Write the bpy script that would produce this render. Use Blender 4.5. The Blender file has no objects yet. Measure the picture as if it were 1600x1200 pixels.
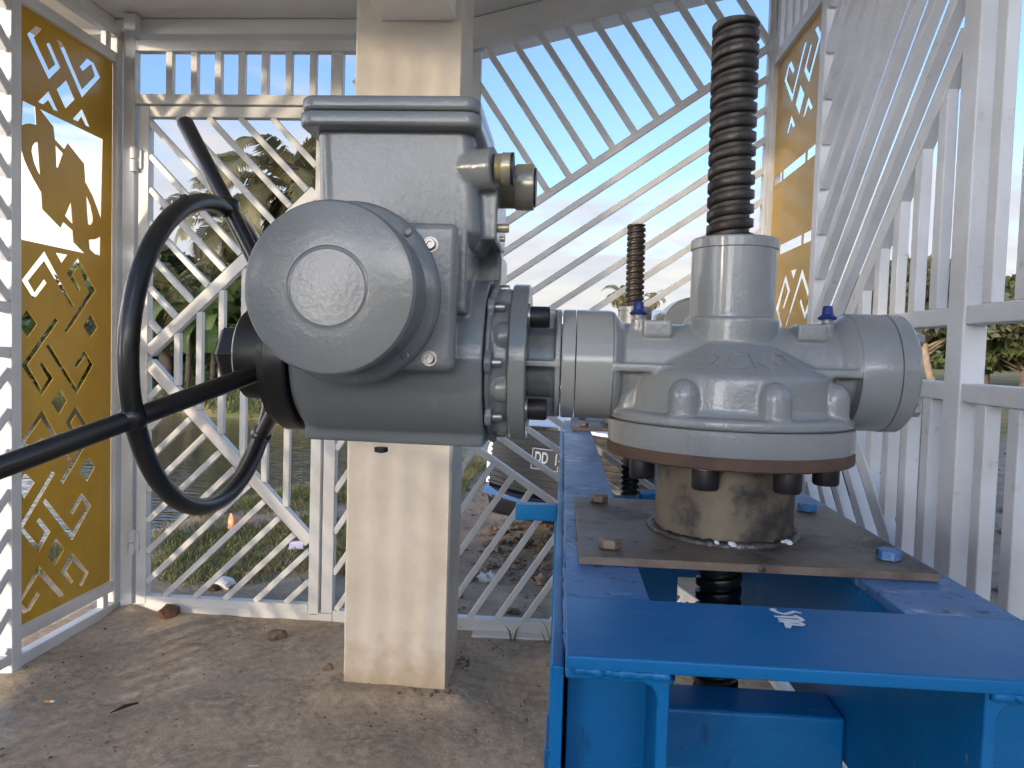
import bpy, bmesh, math, random
import numpy as np
from mathutils import Vector, Matrix
random.seed(7); rng = np.random.default_rng(11)
S = bpy.context.scene; COL = S.collection
R = math.radians
# ------------------------------------------------------------------ camera
H = 1.25; F = 1150.0
def _basis(vx=880, vy=550, roll=1.9):
    y = Vector((vx-800, vy-600, F)).normalized()
    u = Vector((math.sin(R(roll)), -math.cos(R(roll)), 0)); u = (u - y*u.dot(y)).normalized()
    x = y.cross(u)
    return Matrix((x, y, u))                     # rows: world axes in camera space (x right, y down, z forward)
B = _basis(); CAM = Vector((0, 0, H))
def ray(px, py): return B @ Vector((px-800, py-600, F))
def PY(px, py, Y): r = ray(px, py); return CAM + r*(Y/r.y)
def PX(px, py, X): r = ray(px, py); return CAM + r*(X/r.x)
def PZ(px, py, Z): r = ray(px, py); return CAM + r*((Z-H)/r.z)
cam = bpy.data.cameras.new('camera'); camo = bpy.data.objects.new('camera', cam); COL.objects.link(camo)
cam.sensor_fit = 'HORIZONTAL'; cam.sensor_width = 36.0; cam.lens = 36.0*F/1600.0
cam.clip_start = 0.02; cam.clip_end = 3000
m3 = Matrix((B @ Vector((1, 0, 0)), B @ Vector((0, -1, 0)), B @ Vector((0, 0, -1)))).transposed()
camo.matrix_world = Matrix.Translation(CAM) @ m3.to_4x4()
S.camera = camo
# ------------------------------------------------------------------ sky, sun, exposure
SUN_EL, SUN_AZ = 7.5, 222.0
W = bpy.data.worlds.new("World"); S.world = W; W.use_nodes = True
def build_world():
    nt = W.node_tree; N = nt.nodes; L = nt.links
    bg = N['Background']; bg.inputs[1].default_value = 0.12
    sky = N.new('ShaderNodeTexSky'); sky.sky_type = 'NISHITA'; sky.sun_disc = False
    sky.sun_elevation = R(SUN_EL); sky.sun_rotation = R(SUN_AZ); sky.air_density = 1.0; sky.dust_density = 0.6; sky.ozone_density = 2.0
    tc = N.new('ShaderNodeTexCoord')
    sep = N.new('ShaderNodeSeparateXYZ'); L.new(tc.outputs['Generated'], sep.inputs[0])
    # clouds: noise on a flat layer high above
    mx = N.new('ShaderNodeMath'); mx.operation = 'MAXIMUM'; mx.inputs[1].default_value = 0.0; L.new(sep.outputs[2], mx.inputs[0])
    ad = N.new('ShaderNodeMath'); ad.operation = 'ADD'; ad.inputs[1].default_value = 0.14; L.new(mx.outputs[0], ad.inputs[0])
    dv = N.new('ShaderNodeVectorMath'); dv.operation = 'DIVIDE'
    cmb = N.new('ShaderNodeCombineXYZ')
    for i in range(3): L.new(ad.outputs[0], cmb.inputs[i])
    L.new(tc.outputs['Generated'], dv.inputs[0]); L.new(cmb.outputs[0], dv.inputs[1])
    nz = N.new('ShaderNodeTexNoise'); nz.inputs['Scale'].default_value = 1.1; nz.inputs['Detail'].default_value = 9; nz.inputs['Roughness'].default_value = 0.58
    nz.inputs['Distortion'].default_value = 0.4
    L.new(dv.outputs[0], nz.inputs['Vector'])
    # cover grows towards the horizon
    cov = N.new('ShaderNodeMapRange'); cov.inputs['From Min'].default_value = 0.0; cov.inputs['From Max'].default_value = 0.34
    cov.inputs['To Min'].default_value = 0.46; cov.inputs['To Max'].default_value = -0.06; L.new(mx.outputs[0], cov.inputs[0])
    sm = N.new('ShaderNodeMath'); sm.operation = 'ADD'; L.new(nz.outputs[0], sm.inputs[0]); L.new(cov.outputs[0], sm.inputs[1])
    rp = N.new('ShaderNodeValToRGB'); rp.color_ramp.elements[0].position = 0.52; rp.color_ramp.elements[1].position = 0.72
    L.new(sm.outputs[0], rp.inputs[0])
    nz2 = N.new('ShaderNodeTexNoise'); nz2.inputs['Scale'].default_value = 2.6; nz2.inputs['Detail'].default_value = 6; L.new(dv.outputs[0], nz2.inputs['Vector'])
    cc = N.new('ShaderNodeValToRGB')
    cc.color_ramp.elements[0].position = 0.35; cc.color_ramp.elements[0].color = (2.0, 1.98, 2.1, 1)
    cc.color_ramp.elements[1].position = 0.70; cc.color_ramp.elements[1].color = (2.55, 2.38, 2.25, 1)
    L.new(nz2.outputs[0], cc.inputs[0])
    dt = N.new('ShaderNodeVectorMath'); dt.operation = 'DOT_PRODUCT'; L.new(tc.outputs['Generated'], dt.inputs[0])
    dt.inputs[1].default_value = (math.sin(R(SUN_AZ))*math.cos(R(SUN_EL)), math.cos(R(SUN_AZ))*math.cos(R(SUN_EL)), math.sin(R(SUN_EL)))
    gl = N.new('ShaderNodeMapRange'); gl.inputs['From Min'].default_value = -0.25; gl.inputs['From Max'].default_value = 1.0; gl.inputs['To Min'].default_value = 0.40; gl.inputs['To Max'].default_value = 7.5
    L.new(dt.outputs['Value'], gl.inputs[0])
    lit = N.new('ShaderNodeVectorMath'); lit.operation = 'SCALE'; L.new(cc.outputs[0], lit.inputs[0]); L.new(gl.outputs[0], lit.inputs['Scale'])
    mixs = N.new('ShaderNodeMix'); mixs.data_type = 'RGBA'
    mu = N.new('ShaderNodeMath'); mu.operation = 'MULTIPLY'; mu.inputs[1].default_value = 0.9; L.new(rp.outputs[0], mu.inputs[0])
    tint = N.new('ShaderNodeMix'); tint.data_type = 'RGBA'; tint.blend_type = 'MULTIPLY'; tint.inputs[0].default_value = 1.0
    tint.inputs['B'].default_value = (0.40, 0.410, 0.495, 1)
    L.new(sky.outputs[0], tint.inputs['A'])
    L.new(mu.outputs[0], mixs.inputs[0]); L.new(tint.outputs['Result'], mixs.inputs['A']); L.new(lit.outputs[0], mixs.inputs['B'])
    L.new(mixs.outputs['Result'], bg.inputs[0])
build_world()
sl = bpy.data.lights.new('sun', 'SUN'); sl.energy = 0.45; sl.angle = R(3.0); sl.color = (1.0, 0.80, 0.56)
so = bpy.data.objects.new('sun', sl); COL.objects.link(so)
sd = Vector((math.sin(R(SUN_AZ))*math.cos(R(SUN_EL)), math.cos(R(SUN_AZ))*math.cos(R(SUN_EL)), math.sin(R(SUN_EL))))
so.rotation_euler = sd.to_track_quat('Z', 'Y').to_euler(); so.location = (-4, -8, 5)
S.view_settings.view_transform = 'Standard'; S.view_settings.look = 'None'; S.view_settings.gamma = 1.0
S.view_settings.use_curve_mapping = False
S.view_settings.exposure = 2.95
# ------------------------------------------------------------------ materials
MATS = {}
def mat(name, base, rough=0.5, metal=0.0, vary=None, vscale=6.0, vpos=(0.4, 0.65), bump=0.0, bscale=60.0, spots=None, spec=0.5, coat=0.0,
        rvar=0.0, bdist=0.002, vdetail=6, extra_bump=None, trans=0.0, coord='Object'):
    if name in MATS: return MATS[name]
    m = bpy.data.materials.new(name); m.use_nodes = True; nt = m.node_tree; N = nt.nodes; L = nt.links
    p = N['Principled BSDF']; p.inputs['Roughness'].default_value = rough; p.inputs['Metallic'].default_value = metal
    p.inputs['Specular IOR Level'].default_value = spec; p.inputs['Coat Weight'].default_value = coat; p.inputs['Coat Roughness'].default_value = 0.12
    p.inputs['Base Color'].default_value = (*base, 1)
    tc = N.new('ShaderNodeTexCoord'); vec = tc.outputs[coord]
    col = None
    def noise(scale, detail=6, rough_=0.6):
        n = N.new('ShaderNodeTexNoise'); n.inputs['Scale'].default_value = scale; n.inputs['Detail'].default_value = detail
        n.inputs['Roughness'].default_value = rough_; L.new(vec, n.inputs['Vector']); return n
    if vary:
        n = noise(vscale, vdetail); rp = N.new('ShaderNodeValToRGB')
        rp.color_ramp.elements[0].position = vpos[0]; rp.color_ramp.elements[0].color = (*base, 1)
        rp.color_ramp.elements[1].position = vpos[1]; rp.color_ramp.elements[1].color = (*vary, 1)
        L.new(n.outputs[0], rp.inputs[0]); col = rp.outputs[0]
        if rvar:
            mr = N.new('ShaderNodeMapRange'); mr.inputs['To Min'].default_value = rough; mr.inputs['To Max'].default_value = rough+rvar
            mr.inputs['From Min'].default_value = 0.35; mr.inputs['From Max'].default_value = 0.7
            L.new(n.outputs[0], mr.inputs[0]); L.new(mr.outputs[0], p.inputs['Roughness'])
    for sp in (spots or []):                       # (colour, scale, lo, hi [, stretch xyz])
        n = noise(sp[1], 8, 0.68)
        if len(sp) > 4:
            mp = N.new('ShaderNodeMapping'); mp.inputs['Scale'].default_value = sp[4]; L.new(vec, mp.inputs['Vector']); L.new(mp.outputs[0], n.inputs['Vector'])
        rp = N.new('ShaderNodeMapRange'); rp.inputs['From Min'].default_value = sp[2]; rp.inputs['From Max'].default_value = sp[3]
        L.new(n.outputs[0], rp.inputs[0])
        mxn = N.new('ShaderNodeMix'); mxn.data_type = 'RGBA'; L.new(rp.outputs[0], mxn.inputs[0])
        if col is not None: L.new(col, mxn.inputs['A'])
        else: mxn.inputs['A'].default_value = (*base, 1)
        mxn.inputs['B'].default_value = (*sp[0], 1); col = mxn.outputs['Result']
    if col is not None: L.new(col, p.inputs['Base Color'])
    last = None
    for (bs, bsc, bd) in ([(bump, bscale, bdist)] if bump else []) + (extra_bump or []):
        n = noise(bsc, 5, 0.55); b = N.new('ShaderNodeBump'); b.inputs['Strength'].default_value = bs; b.inputs['Distance'].default_value = bd
        L.new(n.outputs[0], b.inputs['Height'])
        if last is not None: L.new(last, b.inputs['Normal'])
        last = b.outputs[0]
    if last is not None: L.new(last, p.inputs['Normal'])
    if trans: p.inputs['Transmission Weight'].default_value = trans
    MATS[name] = m; return m
def M(n): return MATS[n]
mat('white_steel_paint', (0.70, 0.71, 0.71), 0.36, vary=(0.60, 0.60, 0.585), vscale=4, spots=[((0.45, 0.41, 0.35), 19, 0.62, 0.76), ((0.30, 0.22, 0.15), 80, 0.69, 0.74)], bump=0.08, bscale=70)
mat('cream_wall_paint', (0.68, 0.615, 0.515), 0.75, vary=(0.59, 0.525, 0.43), vscale=5, spots=[((0.45, 0.38, 0.30), 14, 0.66, 0.85), ((0.5, 0.42, 0.3), 60, 0.72, 0.8)], bump=0.25, bscale=120, extra_bump=[(0.25, 6, 0.02)])
def dirty_foot():
    m = MATS['cream_wall_paint']; nt = m.node_tree; N = nt.nodes; L = nt.links; p = N['Principled BSDF']; src = p.inputs['Base Color'].links[0].from_socket
    tc = N.new('ShaderNodeTexCoord'); sp = N.new('ShaderNodeSeparateXYZ'); L.new(tc.outputs['Object'], sp.inputs[0])
    n = N.new('ShaderNodeTexNoise'); n.inputs['Scale'].default_value = 16; n.inputs['Detail'].default_value = 8; L.new(tc.outputs['Object'], n.inputs['Vector'])
    a = N.new('ShaderNodeMath'); a.operation = 'MULTIPLY_ADD'; a.inputs[1].default_value = 0.42; L.new(n.outputs[0], a.inputs[0]); L.new(sp.outputs[2], a.inputs[2])
    r = N.new('ShaderNodeValToRGB'); e = r.color_ramp.elements; e[0].position = 0.19; e[0].color = (0.7, 0.7, 0.7, 1); e[1].position = 0.40; e[1].color = (0, 0, 0, 1)
    L.new(a.outputs[0], r.inputs[0]); mx = N.new('ShaderNodeMix'); mx.data_type = 'RGBA'; L.new(r.outputs[0], mx.inputs[0]); L.new(src, mx.inputs['A']); mx.inputs['B'].default_value = (0.40, 0.27, 0.14, 1)
    L.new(mx.outputs['Result'], p.inputs['Base Color'])
dirty_foot()
mat('ceiling_paint', (0.80, 0.79, 0.75), 0.8, vary=(0.74, 0.73, 0.69), vscale=1.5, spots=[((0.5, 0.47, 0.42), 3.5, 0.62, 0.85)], bump=0.2, bscale=40, extra_bump=[(0.3, 2.5, 0.02)])
mat('yellow_panel_paint', (0.58, 0.335, 0.014), 0.33, spec=0.35, vary=(0.50, 0.280, 0.010), vscale=3, spots=[((0.42, 0.25, 0.05), 4, 0.52, 0.85, (1, 3, 0.4)), ((0.30, 0.19, 0.07), 26, 0.70, 0.80)], bump=0.05, bscale=25, coat=0.15)
mat('grey_machine_paint', (0.185, 0.198, 0.192), 0.20, vary=(0.172, 0.185, 0.180), vscale=5, bump=0.35, bscale=150, bdist=0.0015, coat=0.2, extra_bump=[(0.25, 40, 0.002)], spots=[((0.27, 0.265, 0.245), 5, 0.56, 0.86, (3.0, 3.0, 0.5)), ((0.09, 0.09, 0.085), 9, 0.64, 0.90, (2, 2, 0.6)), ((0.06, 0.055, 0.05), 55, 0.71, 0.74)])
mat('grey_gear_paint', (0.255, 0.268, 0.262), 0.22, vary=(0.225, 0.24, 0.236), vscale=6, bump=0.6, bscale=170, bdist=0.0016, coat=0.4, spots=[((0.33, 0.36, 0.37), 12, 0.62, 0.8), ((0.17, 0.165, 0.15), 6, 0.60, 0.88, (2.5, 2.5, 0.6)), ((0.07, 0.065, 0.06), 38, 0.69, 0.715)], extra_bump=[(0.35, 45, 0.003)])
mat('chipped_grey_paint', (0.255, 0.268, 0.262), 0.22, vary=(0.225, 0.24, 0.236), vscale=6, bump=0.1, bscale=170, bdist=0.001, coat=0.3, spots=[((0.025, 0.022, 0.02), 16, 0.735, 0.745)])
mat('black_gloss_paint', (0.011, 0.010, 0.009), 0.28, vary=(0.018, 0.015, 0.012), vscale=9, rvar=0.2, bump=0.25, bscale=110, bdist=0.001, coat=0.25, spots=[((0.05, 0.044, 0.038), 11, 0.62, 0.85), ((0.10, 0.09, 0.08), 80, 0.74, 0.77)])
mat('black_oxide_steel', (0.018, 0.017, 0.018), 0.45, metal=0.3, bump=0.1, bscale=200)
mat('zinc_bolt_steel', (0.45, 0.43, 0.40), 0.35, metal=0.9, vary=(0.33, 0.30, 0.26), vscale=60)
mat('yellow_zinc_brass', (0.46, 0.42, 0.22), 0.28, metal=0.55, vary=(0.42, 0.37, 0.30), vscale=28, vpos=(0.4, 0.6), spots=[((0.16, 0.15, 0.11), 35, 0.55, 0.7)])
mat('screw_steel', (0.050, 0.043, 0.038), 0.38, metal=0.6, vary=(0.082, 0.068, 0.056), vscale=18, rvar=0.2, bump=0.25, bscale=140, bdist=0.001)
mat('worn_crest_steel', (0.085, 0.072, 0.062), 0.34, metal=0.7, vary=(0.035, 0.030, 0.027), vscale=26, vpos=(0.42, 0.60), rvar=0.25, spots=[((0.20, 0.18, 0.16), 60, 0.62, 0.70)], bump=0.2, bscale=150, bdist=0.001)
mat('greased_screw_steel', (0.012, 0.012, 0.013), 0.30, metal=0.4, vary=(0.03, 0.028, 0.026), vscale=30, bump=0.2, bscale=90, coat=0.2)
mat('rusty_steel', (0.105, 0.060, 0.038), 0.8, vary=(0.065, 0.045, 0.036), vscale=16, spots=[((0.20, 0.10, 0.05), 40, 0.6, 0.7), ((0.55, 0.50, 0.42), 14, 0.655, 0.68, (1, 1, 5))], bump=0.5, bscale=130)
mat('mill_scale_plate', (0.155, 0.118, 0.088), 0.40, metal=0.3, vary=(0.22, 0.182, 0.148), vscale=7, rvar=0.25, spots=[((0.27, 0.24, 0.21), 11, 0.56, 0.78, (1, 4, 1)), ((0.045, 0.038, 0.033), 6, 0.50, 0.66), ((0.016, 0.014, 0.013), 60, 0.60, 0.66), ((0.10, 0.05, 0.028), 9, 0.66, 0.8)], bump=0.25, bscale=120)
mat('cut_steel_edge', (0.21, 0.165, 0.13), 0.5, metal=0.4, vary=(0.13, 0.095, 0.072), vscale=20, bump=0.3, bscale=90)
mat('scorched_pipe_steel', (0.19, 0.158, 0.11), 0.5, metal=0.35, vary=(0.12, 0.105, 0.085), vscale=10, spots=[((0.045, 0.043, 0.040), 9.5, 0.50, 0.60), ((0.14, 0.065, 0.03), 24, 0.62, 0.75)], bump=0.25, bscale=100)
mat('weld_bead', (0.05, 0.048, 0.045), 0.4, metal=0.6, vary=(0.14, 0.13, 0.12), vscale=30, bump=0.9, bscale=70, bdist=0.004)
mat('white_primer_flake', (0.7, 0.72, 0.75), 0.5)
mat('blue_frame_paint', (0.0005, 0.140, 0.365), 0.30, spec=0.35, vary=(0.0005, 0.118, 0.315), vscale=5, rvar=0.15, spots=[((0.020, 0.17, 0.42), 8, 0.54, 0.80, (0.6, 3.0, 1)), ((0.20, 0.23, 0.30), 13, 0.645, 0.72, (0.35, 4, 2)), ((0.11, 0.05, 0.025), 30, 0.66, 0.69), ((0.006, 0.02, 0.05), 12, 0.62, 0.80, (2, 2, 0.7)), ((0.02, 0.02, 0.022), 70, 0.67, 0.71)], bump=0.14, bscale=60, extra_bump=[(0.15, 9, 0.006)])
mat('worn_blue_paint', (0.012, 0.145, 0.40), 0.33, vary=(0.05, 0.15, 0.33), vscale=6, vpos=(0.42, 0.62), rvar=0.2, spots=[((0.30, 0.36, 0.45), 16, 0.56, 0.68, (1.2, 2.4, 1)), ((0.02, 0.02, 0.022), 42, 0.58, 0.64), ((0.16, 0.10, 0.06), 20, 0.70, 0.75, (1, 6, 1))], bump=0.3, bscale=90, coat=0.1)
mat('blue_plastic', (0.012, 0.03, 0.16), 0.4)
mat('white_chalk_paint', (0.78, 0.80, 0.80), 0.6, vary=(0.6, 0.65, 0.68), vscale=60)
mat('car_white_paint', (0.70, 0.72, 0.76), 0.18, coat=0.6)
mat('car_dark_plastic', (0.016, 0.015, 0.015), 0.4)
mat('car_grille', (0.030, 0.027, 0.024), 0.35, metal=0.2)
mat('chrome', (0.78, 0.78, 0.78), 0.10, metal=1.0)
mat('car_glass', (0.03, 0.04, 0.05), 0.04, spec=1.0, coat=1.0)
mat('headlamp_glass', (0.55, 0.56, 0.58), 0.08, metal=0.4, coat=1.0)
mat('amber_lens', (0.50, 0.30, 0.08), 0.15, coat=0.5)
mat('plate_black', (0.008, 0.008, 0.009), 0.35)
mat('plate_white', (0.75, 0.75, 0.72), 0.4)
mat('tyre_rubber', (0.02, 0.02, 0.02), 0.8)
mat('orange_plastic', (0.80, 0.32, 0.14), 0.4, vary=(0.75, 0.42, 0.25), vscale=30)
mat('clear_plastic_bag', (0.75, 0.76, 0.78), 0.2, spec=0.6)
mat('rough_stone', (0.20, 0.15, 0.11), 0.9, vary=(0.11, 0.075, 0.05), vscale=14, bump=0.8, bscale=30, bdist=0.01)
mat('broken_brick', (0.17, 0.085, 0.045), 0.9, vary=(0.08, 0.045, 0.03), vscale=20, bump=0.8, bscale=40, bdist=0.008)
mat('dry_stick', (0.045, 0.032, 0.022), 0.8)
mat('cigarette_paper', (0.8, 0.78, 0.74), 0.7)
mat('cigarette_filter', (0.62, 0.30, 0.08), 0.7)
mat('packet_card', (0.62, 0.58, 0.70), 0.45, vary=(0.45, 0.42, 0.62), vscale=40)
mat('dark_card', (0.03, 0.03, 0.06), 0.5)
mat('trunk_bark', (0.16, 0.125, 0.09), 0.9, vary=(0.09, 0.07, 0.05), vscale=6, bump=0.8, bscale=20, bdist=0.02)
mat('pale_bark', (0.34, 0.27, 0.19), 0.9, vary=(0.22, 0.17, 0.12), vscale=4, bump=0.6, bscale=15, bdist=0.02)
mat('coconut_husk', (0.42, 0.22, 0.06), 0.6, vary=(0.30, 0.18, 0.05), vscale=8)
def leafmat(name, a, b, tr=0.25, sc=0.9):
    m = mat(name, a, 0.5, vary=b, vscale=sc, vpos=(0.35, 0.68), spec=0.35)
    nt = m.node_tree; N = nt.nodes; L = nt.links; p = N['Principled BSDF']; out = N['Material Output']
    t = N.new('ShaderNodeBsdfTranslucent'); src = p.inputs['Base Color'].links[0].from_socket
    L.new(src, t.inputs[0]); mx = N.new('ShaderNodeMixShader'); mx.inputs[0].default_value = tr
    L.new(p.outputs[0], mx.inputs[1]); L.new(t.outputs[0], mx.inputs[2]); L.new(mx.outputs[0], out.inputs[0]); return m
leafmat('palm_leaf', (0.105, 0.112, 0.050), (0.23, 0.195, 0.095), tr=0.35)
leafmat('banana_leaf', (0.085, 0.145, 0.040), (0.19, 0.22, 0.07))
leafmat('tree_leaf', (0.060, 0.085, 0.032), (0.13, 0.145, 0.055))
leafmat('pale_tree_leaf', (0.075, 0.085, 0.045), (0.14, 0.135, 0.075))
leafmat('grass_blade', (0.095, 0.130, 0.036), (0.23, 0.215, 0.085), sc=1.6)
leafmat('dry_grass_blade', (0.22, 0.17, 0.08), (0.30, 0.23, 0.12), sc=1.6)
# ------------------------------------------------------------------ mesh helpers
ORG = {}
class MB:
    def __init__(s): s.v = []; s.f = []
    def add(s, vs, fs):
        o = len(s.v); s.v += [tuple(v) for v in vs]; s.f += [tuple(i+o for i in f) for f in fs]; return s
    def box(s, x0, x1, y0, y1, z0, z1):
        x0, x1 = min(x0, x1), max(x0, x1); y0, y1 = min(y0, y1), max(y0, y1); z0, z1 = min(z0, z1), max(z0, z1)
        return s.add([(x0, y0, z0), (x1, y0, z0), (x1, y1, z0), (x0, y1, z0), (x0, y0, z1), (x1, y0, z1), (x1, y1, z1), (x0, y1, z1)],
                     [(0, 3, 2, 1), (4, 5, 6, 7), (0, 1, 5, 4), (1, 2, 6, 5), (2, 3, 7, 6), (3, 0, 4, 7)])
    def frame_axes(s, d):
        d = Vector(d).normalized(); a = Vector((0, 0, 1)) if abs(d.z) < 0.9 else Vector((1, 0, 0))
        u = d.cross(a).normalized(); w = d.cross(u).normalized(); return d, u, w
    def lathe(s, prof, origin, axis, n=48, closed=False):
        d, u, w = s.frame_axes(axis); o = Vector(origin); vs = []; fs = []
        for (r, h) in prof:
            for k in range(n):
                a = 2*math.pi*k/n; vs.append(o + d*h + u*(r*math.cos(a)) + w*(r*math.sin(a)))
        m = len(prof)
        for i in range(m if closed else m-1):
            j = (i+1) % m
            for k in range(n):
                q = (k+1) % n; fs.append((i*n+k, i*n+q, j*n+q, j*n+k))
        if not closed:
            fs.append(tuple(range(n))[::-1]); fs.append(tuple((m-1)*n+k for k in range(n)))
        return s.add(vs, fs)
    def cyl(s, p0, p1, r0, r1=None, n=32):
        p0 = Vector(p0); p1 = Vector(p1); L_ = (p1-p0).length
        return s.lathe([(r0, 0), (r0 if r1 is None else r1, L_)], p0, p1-p0, n)
    def bar(s, p0, p1, w, h, side):                # rectangular tube; w across (in the plane), h along 'side'
        p0 = Vector(p0); p1 = Vector(p1); d = (p1-p0).normalized(); sd_ = Vector(side); sd_ = (sd_-d*sd_.dot(d)).normalized(); q = d.cross(sd_)
        vs = []
        for p in (p0, p1):
            for (a, b) in ((-1, -1), (1, -1), (1, 1), (-1, 1)): vs.append(p + q*(a*w/2) + sd_*(b*h/2))
        return s.add(vs, [(0, 3, 2, 1), (4, 5, 6, 7), (0, 1, 5, 4), (1, 2, 6, 5), (2, 3, 7, 6), (3, 0, 4, 7)])
    def prism(s, poly, vec):
        n = len(poly); vec = Vector(vec); p = [Vector(a) for a in poly]
        return s.add(p + [a+vec for a in p], [tuple(range(n))[::-1], tuple(range(n, 2*n))] + [(i, (i+1) % n, n+(i+1) % n, n+i) for i in range(n)])
    def path(s, pts, rad, n=10):                   # round tube along a polyline
        pts = [Vector(p) for p in pts]; m = len(pts); vs = []; fs = []
        rad = rad if hasattr(rad, '__len__') else [rad]*m
        up = None
        for i, p in enumerate(pts):
            d = (pts[min(i+1, m-1)]-pts[max(i-1, 0)]).normalized()
            if up is None: _, u, w = s.frame_axes(d)
            else: u = (up - d*up.dot(d)).normalized(); w = d.cross(u)
            up = u
            for k in range(n):
                a = 2*math.pi*k/n; vs.append(p + u*(rad[i]*math.cos(a)) + w*(rad[i]*math.sin(a)))
        for i in range(m-1):
            for k in range(n): q = (k+1) % n; fs.append((i*n+k, i*n+q, (i+1)*n+q, (i+1)*n+k))
        fs.append(tuple(range(n))[::-1]); fs.append(tuple((m-1)*n+k for k in range(n)))
        return s.add(vs, fs)
    def torus(s, c, axis, Rr, r, n=96, m=16, sq=1.0):
        d, u, w = s.frame_axes(axis); c = Vector(c); vs = []; fs = []
        for i in range(n):
            a = 2*math.pi*i/n; e = u*math.cos(a)+w*math.sin(a)
            for j in range(m):
                b = 2*math.pi*j/m; vs.append(c + e*(Rr + r*math.cos(b)) + d*(r*sq*math.sin(b)))
        for i in range(n):
            for j in range(m): fs.append((i*m+j, i*m+(j+1) % m, ((i+1) % n)*m+(j+1) % m, ((i+1) % n)*m+j))
        return s.add(vs, fs)
    def hexbolt(s, p, axis, af, h, rot=0.0):
        d, u, w = s.frame_axes(axis); o = Vector(p); r = af/math.sqrt(3)
        prof = [(r, 0), (r, h*0.82), (r*0.88, h)]
        vs = []; fs = []
        for (rr, hh) in prof:
            for k in range(6):
                a = math.pi/3*k+rot; vs.append(o+d*hh+u*(rr*math.cos(a))+w*(rr*math.sin(a)))
        for i in range(2):
            for k in range(6): q = (k+1) % 6; fs.append((i*6+k, i*6+q, (i+1)*6+q, (i+1)*6+k))
        fs.append(tuple(range(6))[::-1]); fs.append(tuple(12+k for k in range(6)))
        return s.add(vs, fs)
    def capscrew(s, p, axis, r, h):                # socket-head cap screw: knurled drum with a hex socket
        d, u, w = s.frame_axes(axis)
        s.lathe([(r*0.97, 0), (r, h*0.08), (r, h*0.88), (r*0.9, h), (r*0.55, h), (r*0.5, h*0.55), (0.0005, h*0.55)], p, axis, 24); return s
    def build(s, name, material, parent=None, bevel=0.0, seg=2, sharp=38, remesh=0.0, smooth=5, sub=False):
        org = ORG.get(parent.name, Vector((0, 0, 0))) if parent is not None else Vector((0, 0, 0))
        me = bpy.data.meshes.new(name); me.from_pydata([(v[0]-org.x, v[1]-org.y, v[2]-org.z) for v in s.v], [], s.f); me.update()
        bm = bmesh.new(); bm.from_mesh(me); bmesh.ops.recalc_face_normals(bm, faces=bm.faces); bm.to_mesh(me); bm.free()
        o = bpy.data.objects.new(name, me); COL.objects.link(o)
        me.materials.append(MATS[material] if isinstance(material, str) else material)
        me.polygons.foreach_set('use_smooth', [True]*len(me.polygons))
        if remesh:
            md = o.modifiers.new('voxels', 'REMESH'); md.mode = 'VOXEL'; md.voxel_size = remesh; md.use_smooth_shade = True
            sm = o.modifiers.new('soften', 'SMOOTH'); sm.iterations = smooth; sm.factor = 0.5
        elif bevel:
            md = o.modifiers.new('edges', 'BEVEL'); md.width = bevel; md.segments = seg; md.limit_method = 'ANGLE'; md.angle_limit = R(35)
            md.use_clamp_overlap = True
            o.modifiers.new('normals', 'WEIGHTED_NORMAL').keep_sharp = True
        else:
            try: me.set_sharp_from_angle(angle=R(sharp))
            except Exception: pass
        if parent is not None: o.parent = parent; ORG[o.name] = org
        return o
def thing(name, label, cat, loc=(0, 0, 0), group=None):
    o = bpy.data.objects.new(name, None); COL.objects.link(o); o.location = loc; o.empty_display_size = 0.1
    ORG[o.name] = Vector(loc); return tag(o, label, cat, group)
def tag(o, label, cat, group=None):
    o['label'] = label; o['category'] = cat
    if group: o['group'] = group
    return o
def struct(o): o['kind'] = 'structure'; return o
def children(o): return [c for c in bpy.data.objects if c.parent == o]
def copy_tree(o, parent=None):
    c = o.copy(); COL.objects.link(c)
    if parent is not None: c.parent = parent
    for ch in children(o): copy_tree(ch, c)
    return c
def lerp(a, b, t): return a+(b-a)*t
# ------------------------------------------------------------------ key planes
XL, XR, YG = -2.0, 0.83, 3.2            # left fence, right fence, gate plane (inner faces)
# ------------------------------------------------------------------ ground, floor, pond
NEAR = [(-40, 3.6), (-8, 4.1), (-3.25, 5.3), (-2.88, 5.85), (-2.75, 6.7), (-2.5, 7.35), (-1.9, 8.6), (-1.2, 10.0), (-0.4, 11.2), (0.6, 12.4), (2.2, 12.9), (2.25, 60)]
FAR = [(-40, 19), (-12, 17.2), (-8.7, 15.0), (-7.0, 13.9), (-4.0, 13.3), (-1, 13.0), (2.2, 12.95), (60, 12.95)]
def ip(t, x): return float(np.interp(x, [p[0] for p in t], [p[1] for p in t]))
def hnoise(x, y):
    return (math.sin(x*1.3+y*0.7)+math.sin(x*0.6-y*1.7+1.3)+math.sin(x*2.9+y*2.3+0.4)*0.5+math.sin(x*5.1-y*4.3)*0.25)
def gheight(x, y):
    base = -0.055 + 0.012*hnoise(x, y)
    if y > 14: base += min(0.9, (y-14)*0.03)*0.5
    inside = min(y-ip(NEAR, x), ip(FAR, x)-y) if x < 2.2 else -9
    if inside > -1.6:
        t = max(0.0, min(1.0, (inside+0.55)/1.1)); t = t*t*(3-2*t)
        tb = max(0.0, min(1.0, (inside+1.6)/1.3)); base = lerp(base, -0.17, tb*0.9 if inside < 0 else 0.9)
        base = lerp(base, -0.75, t)
    if -2.3 < x < 1.2 and -3 < y < 3.4: base = min(base, -0.06)
    return base
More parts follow.
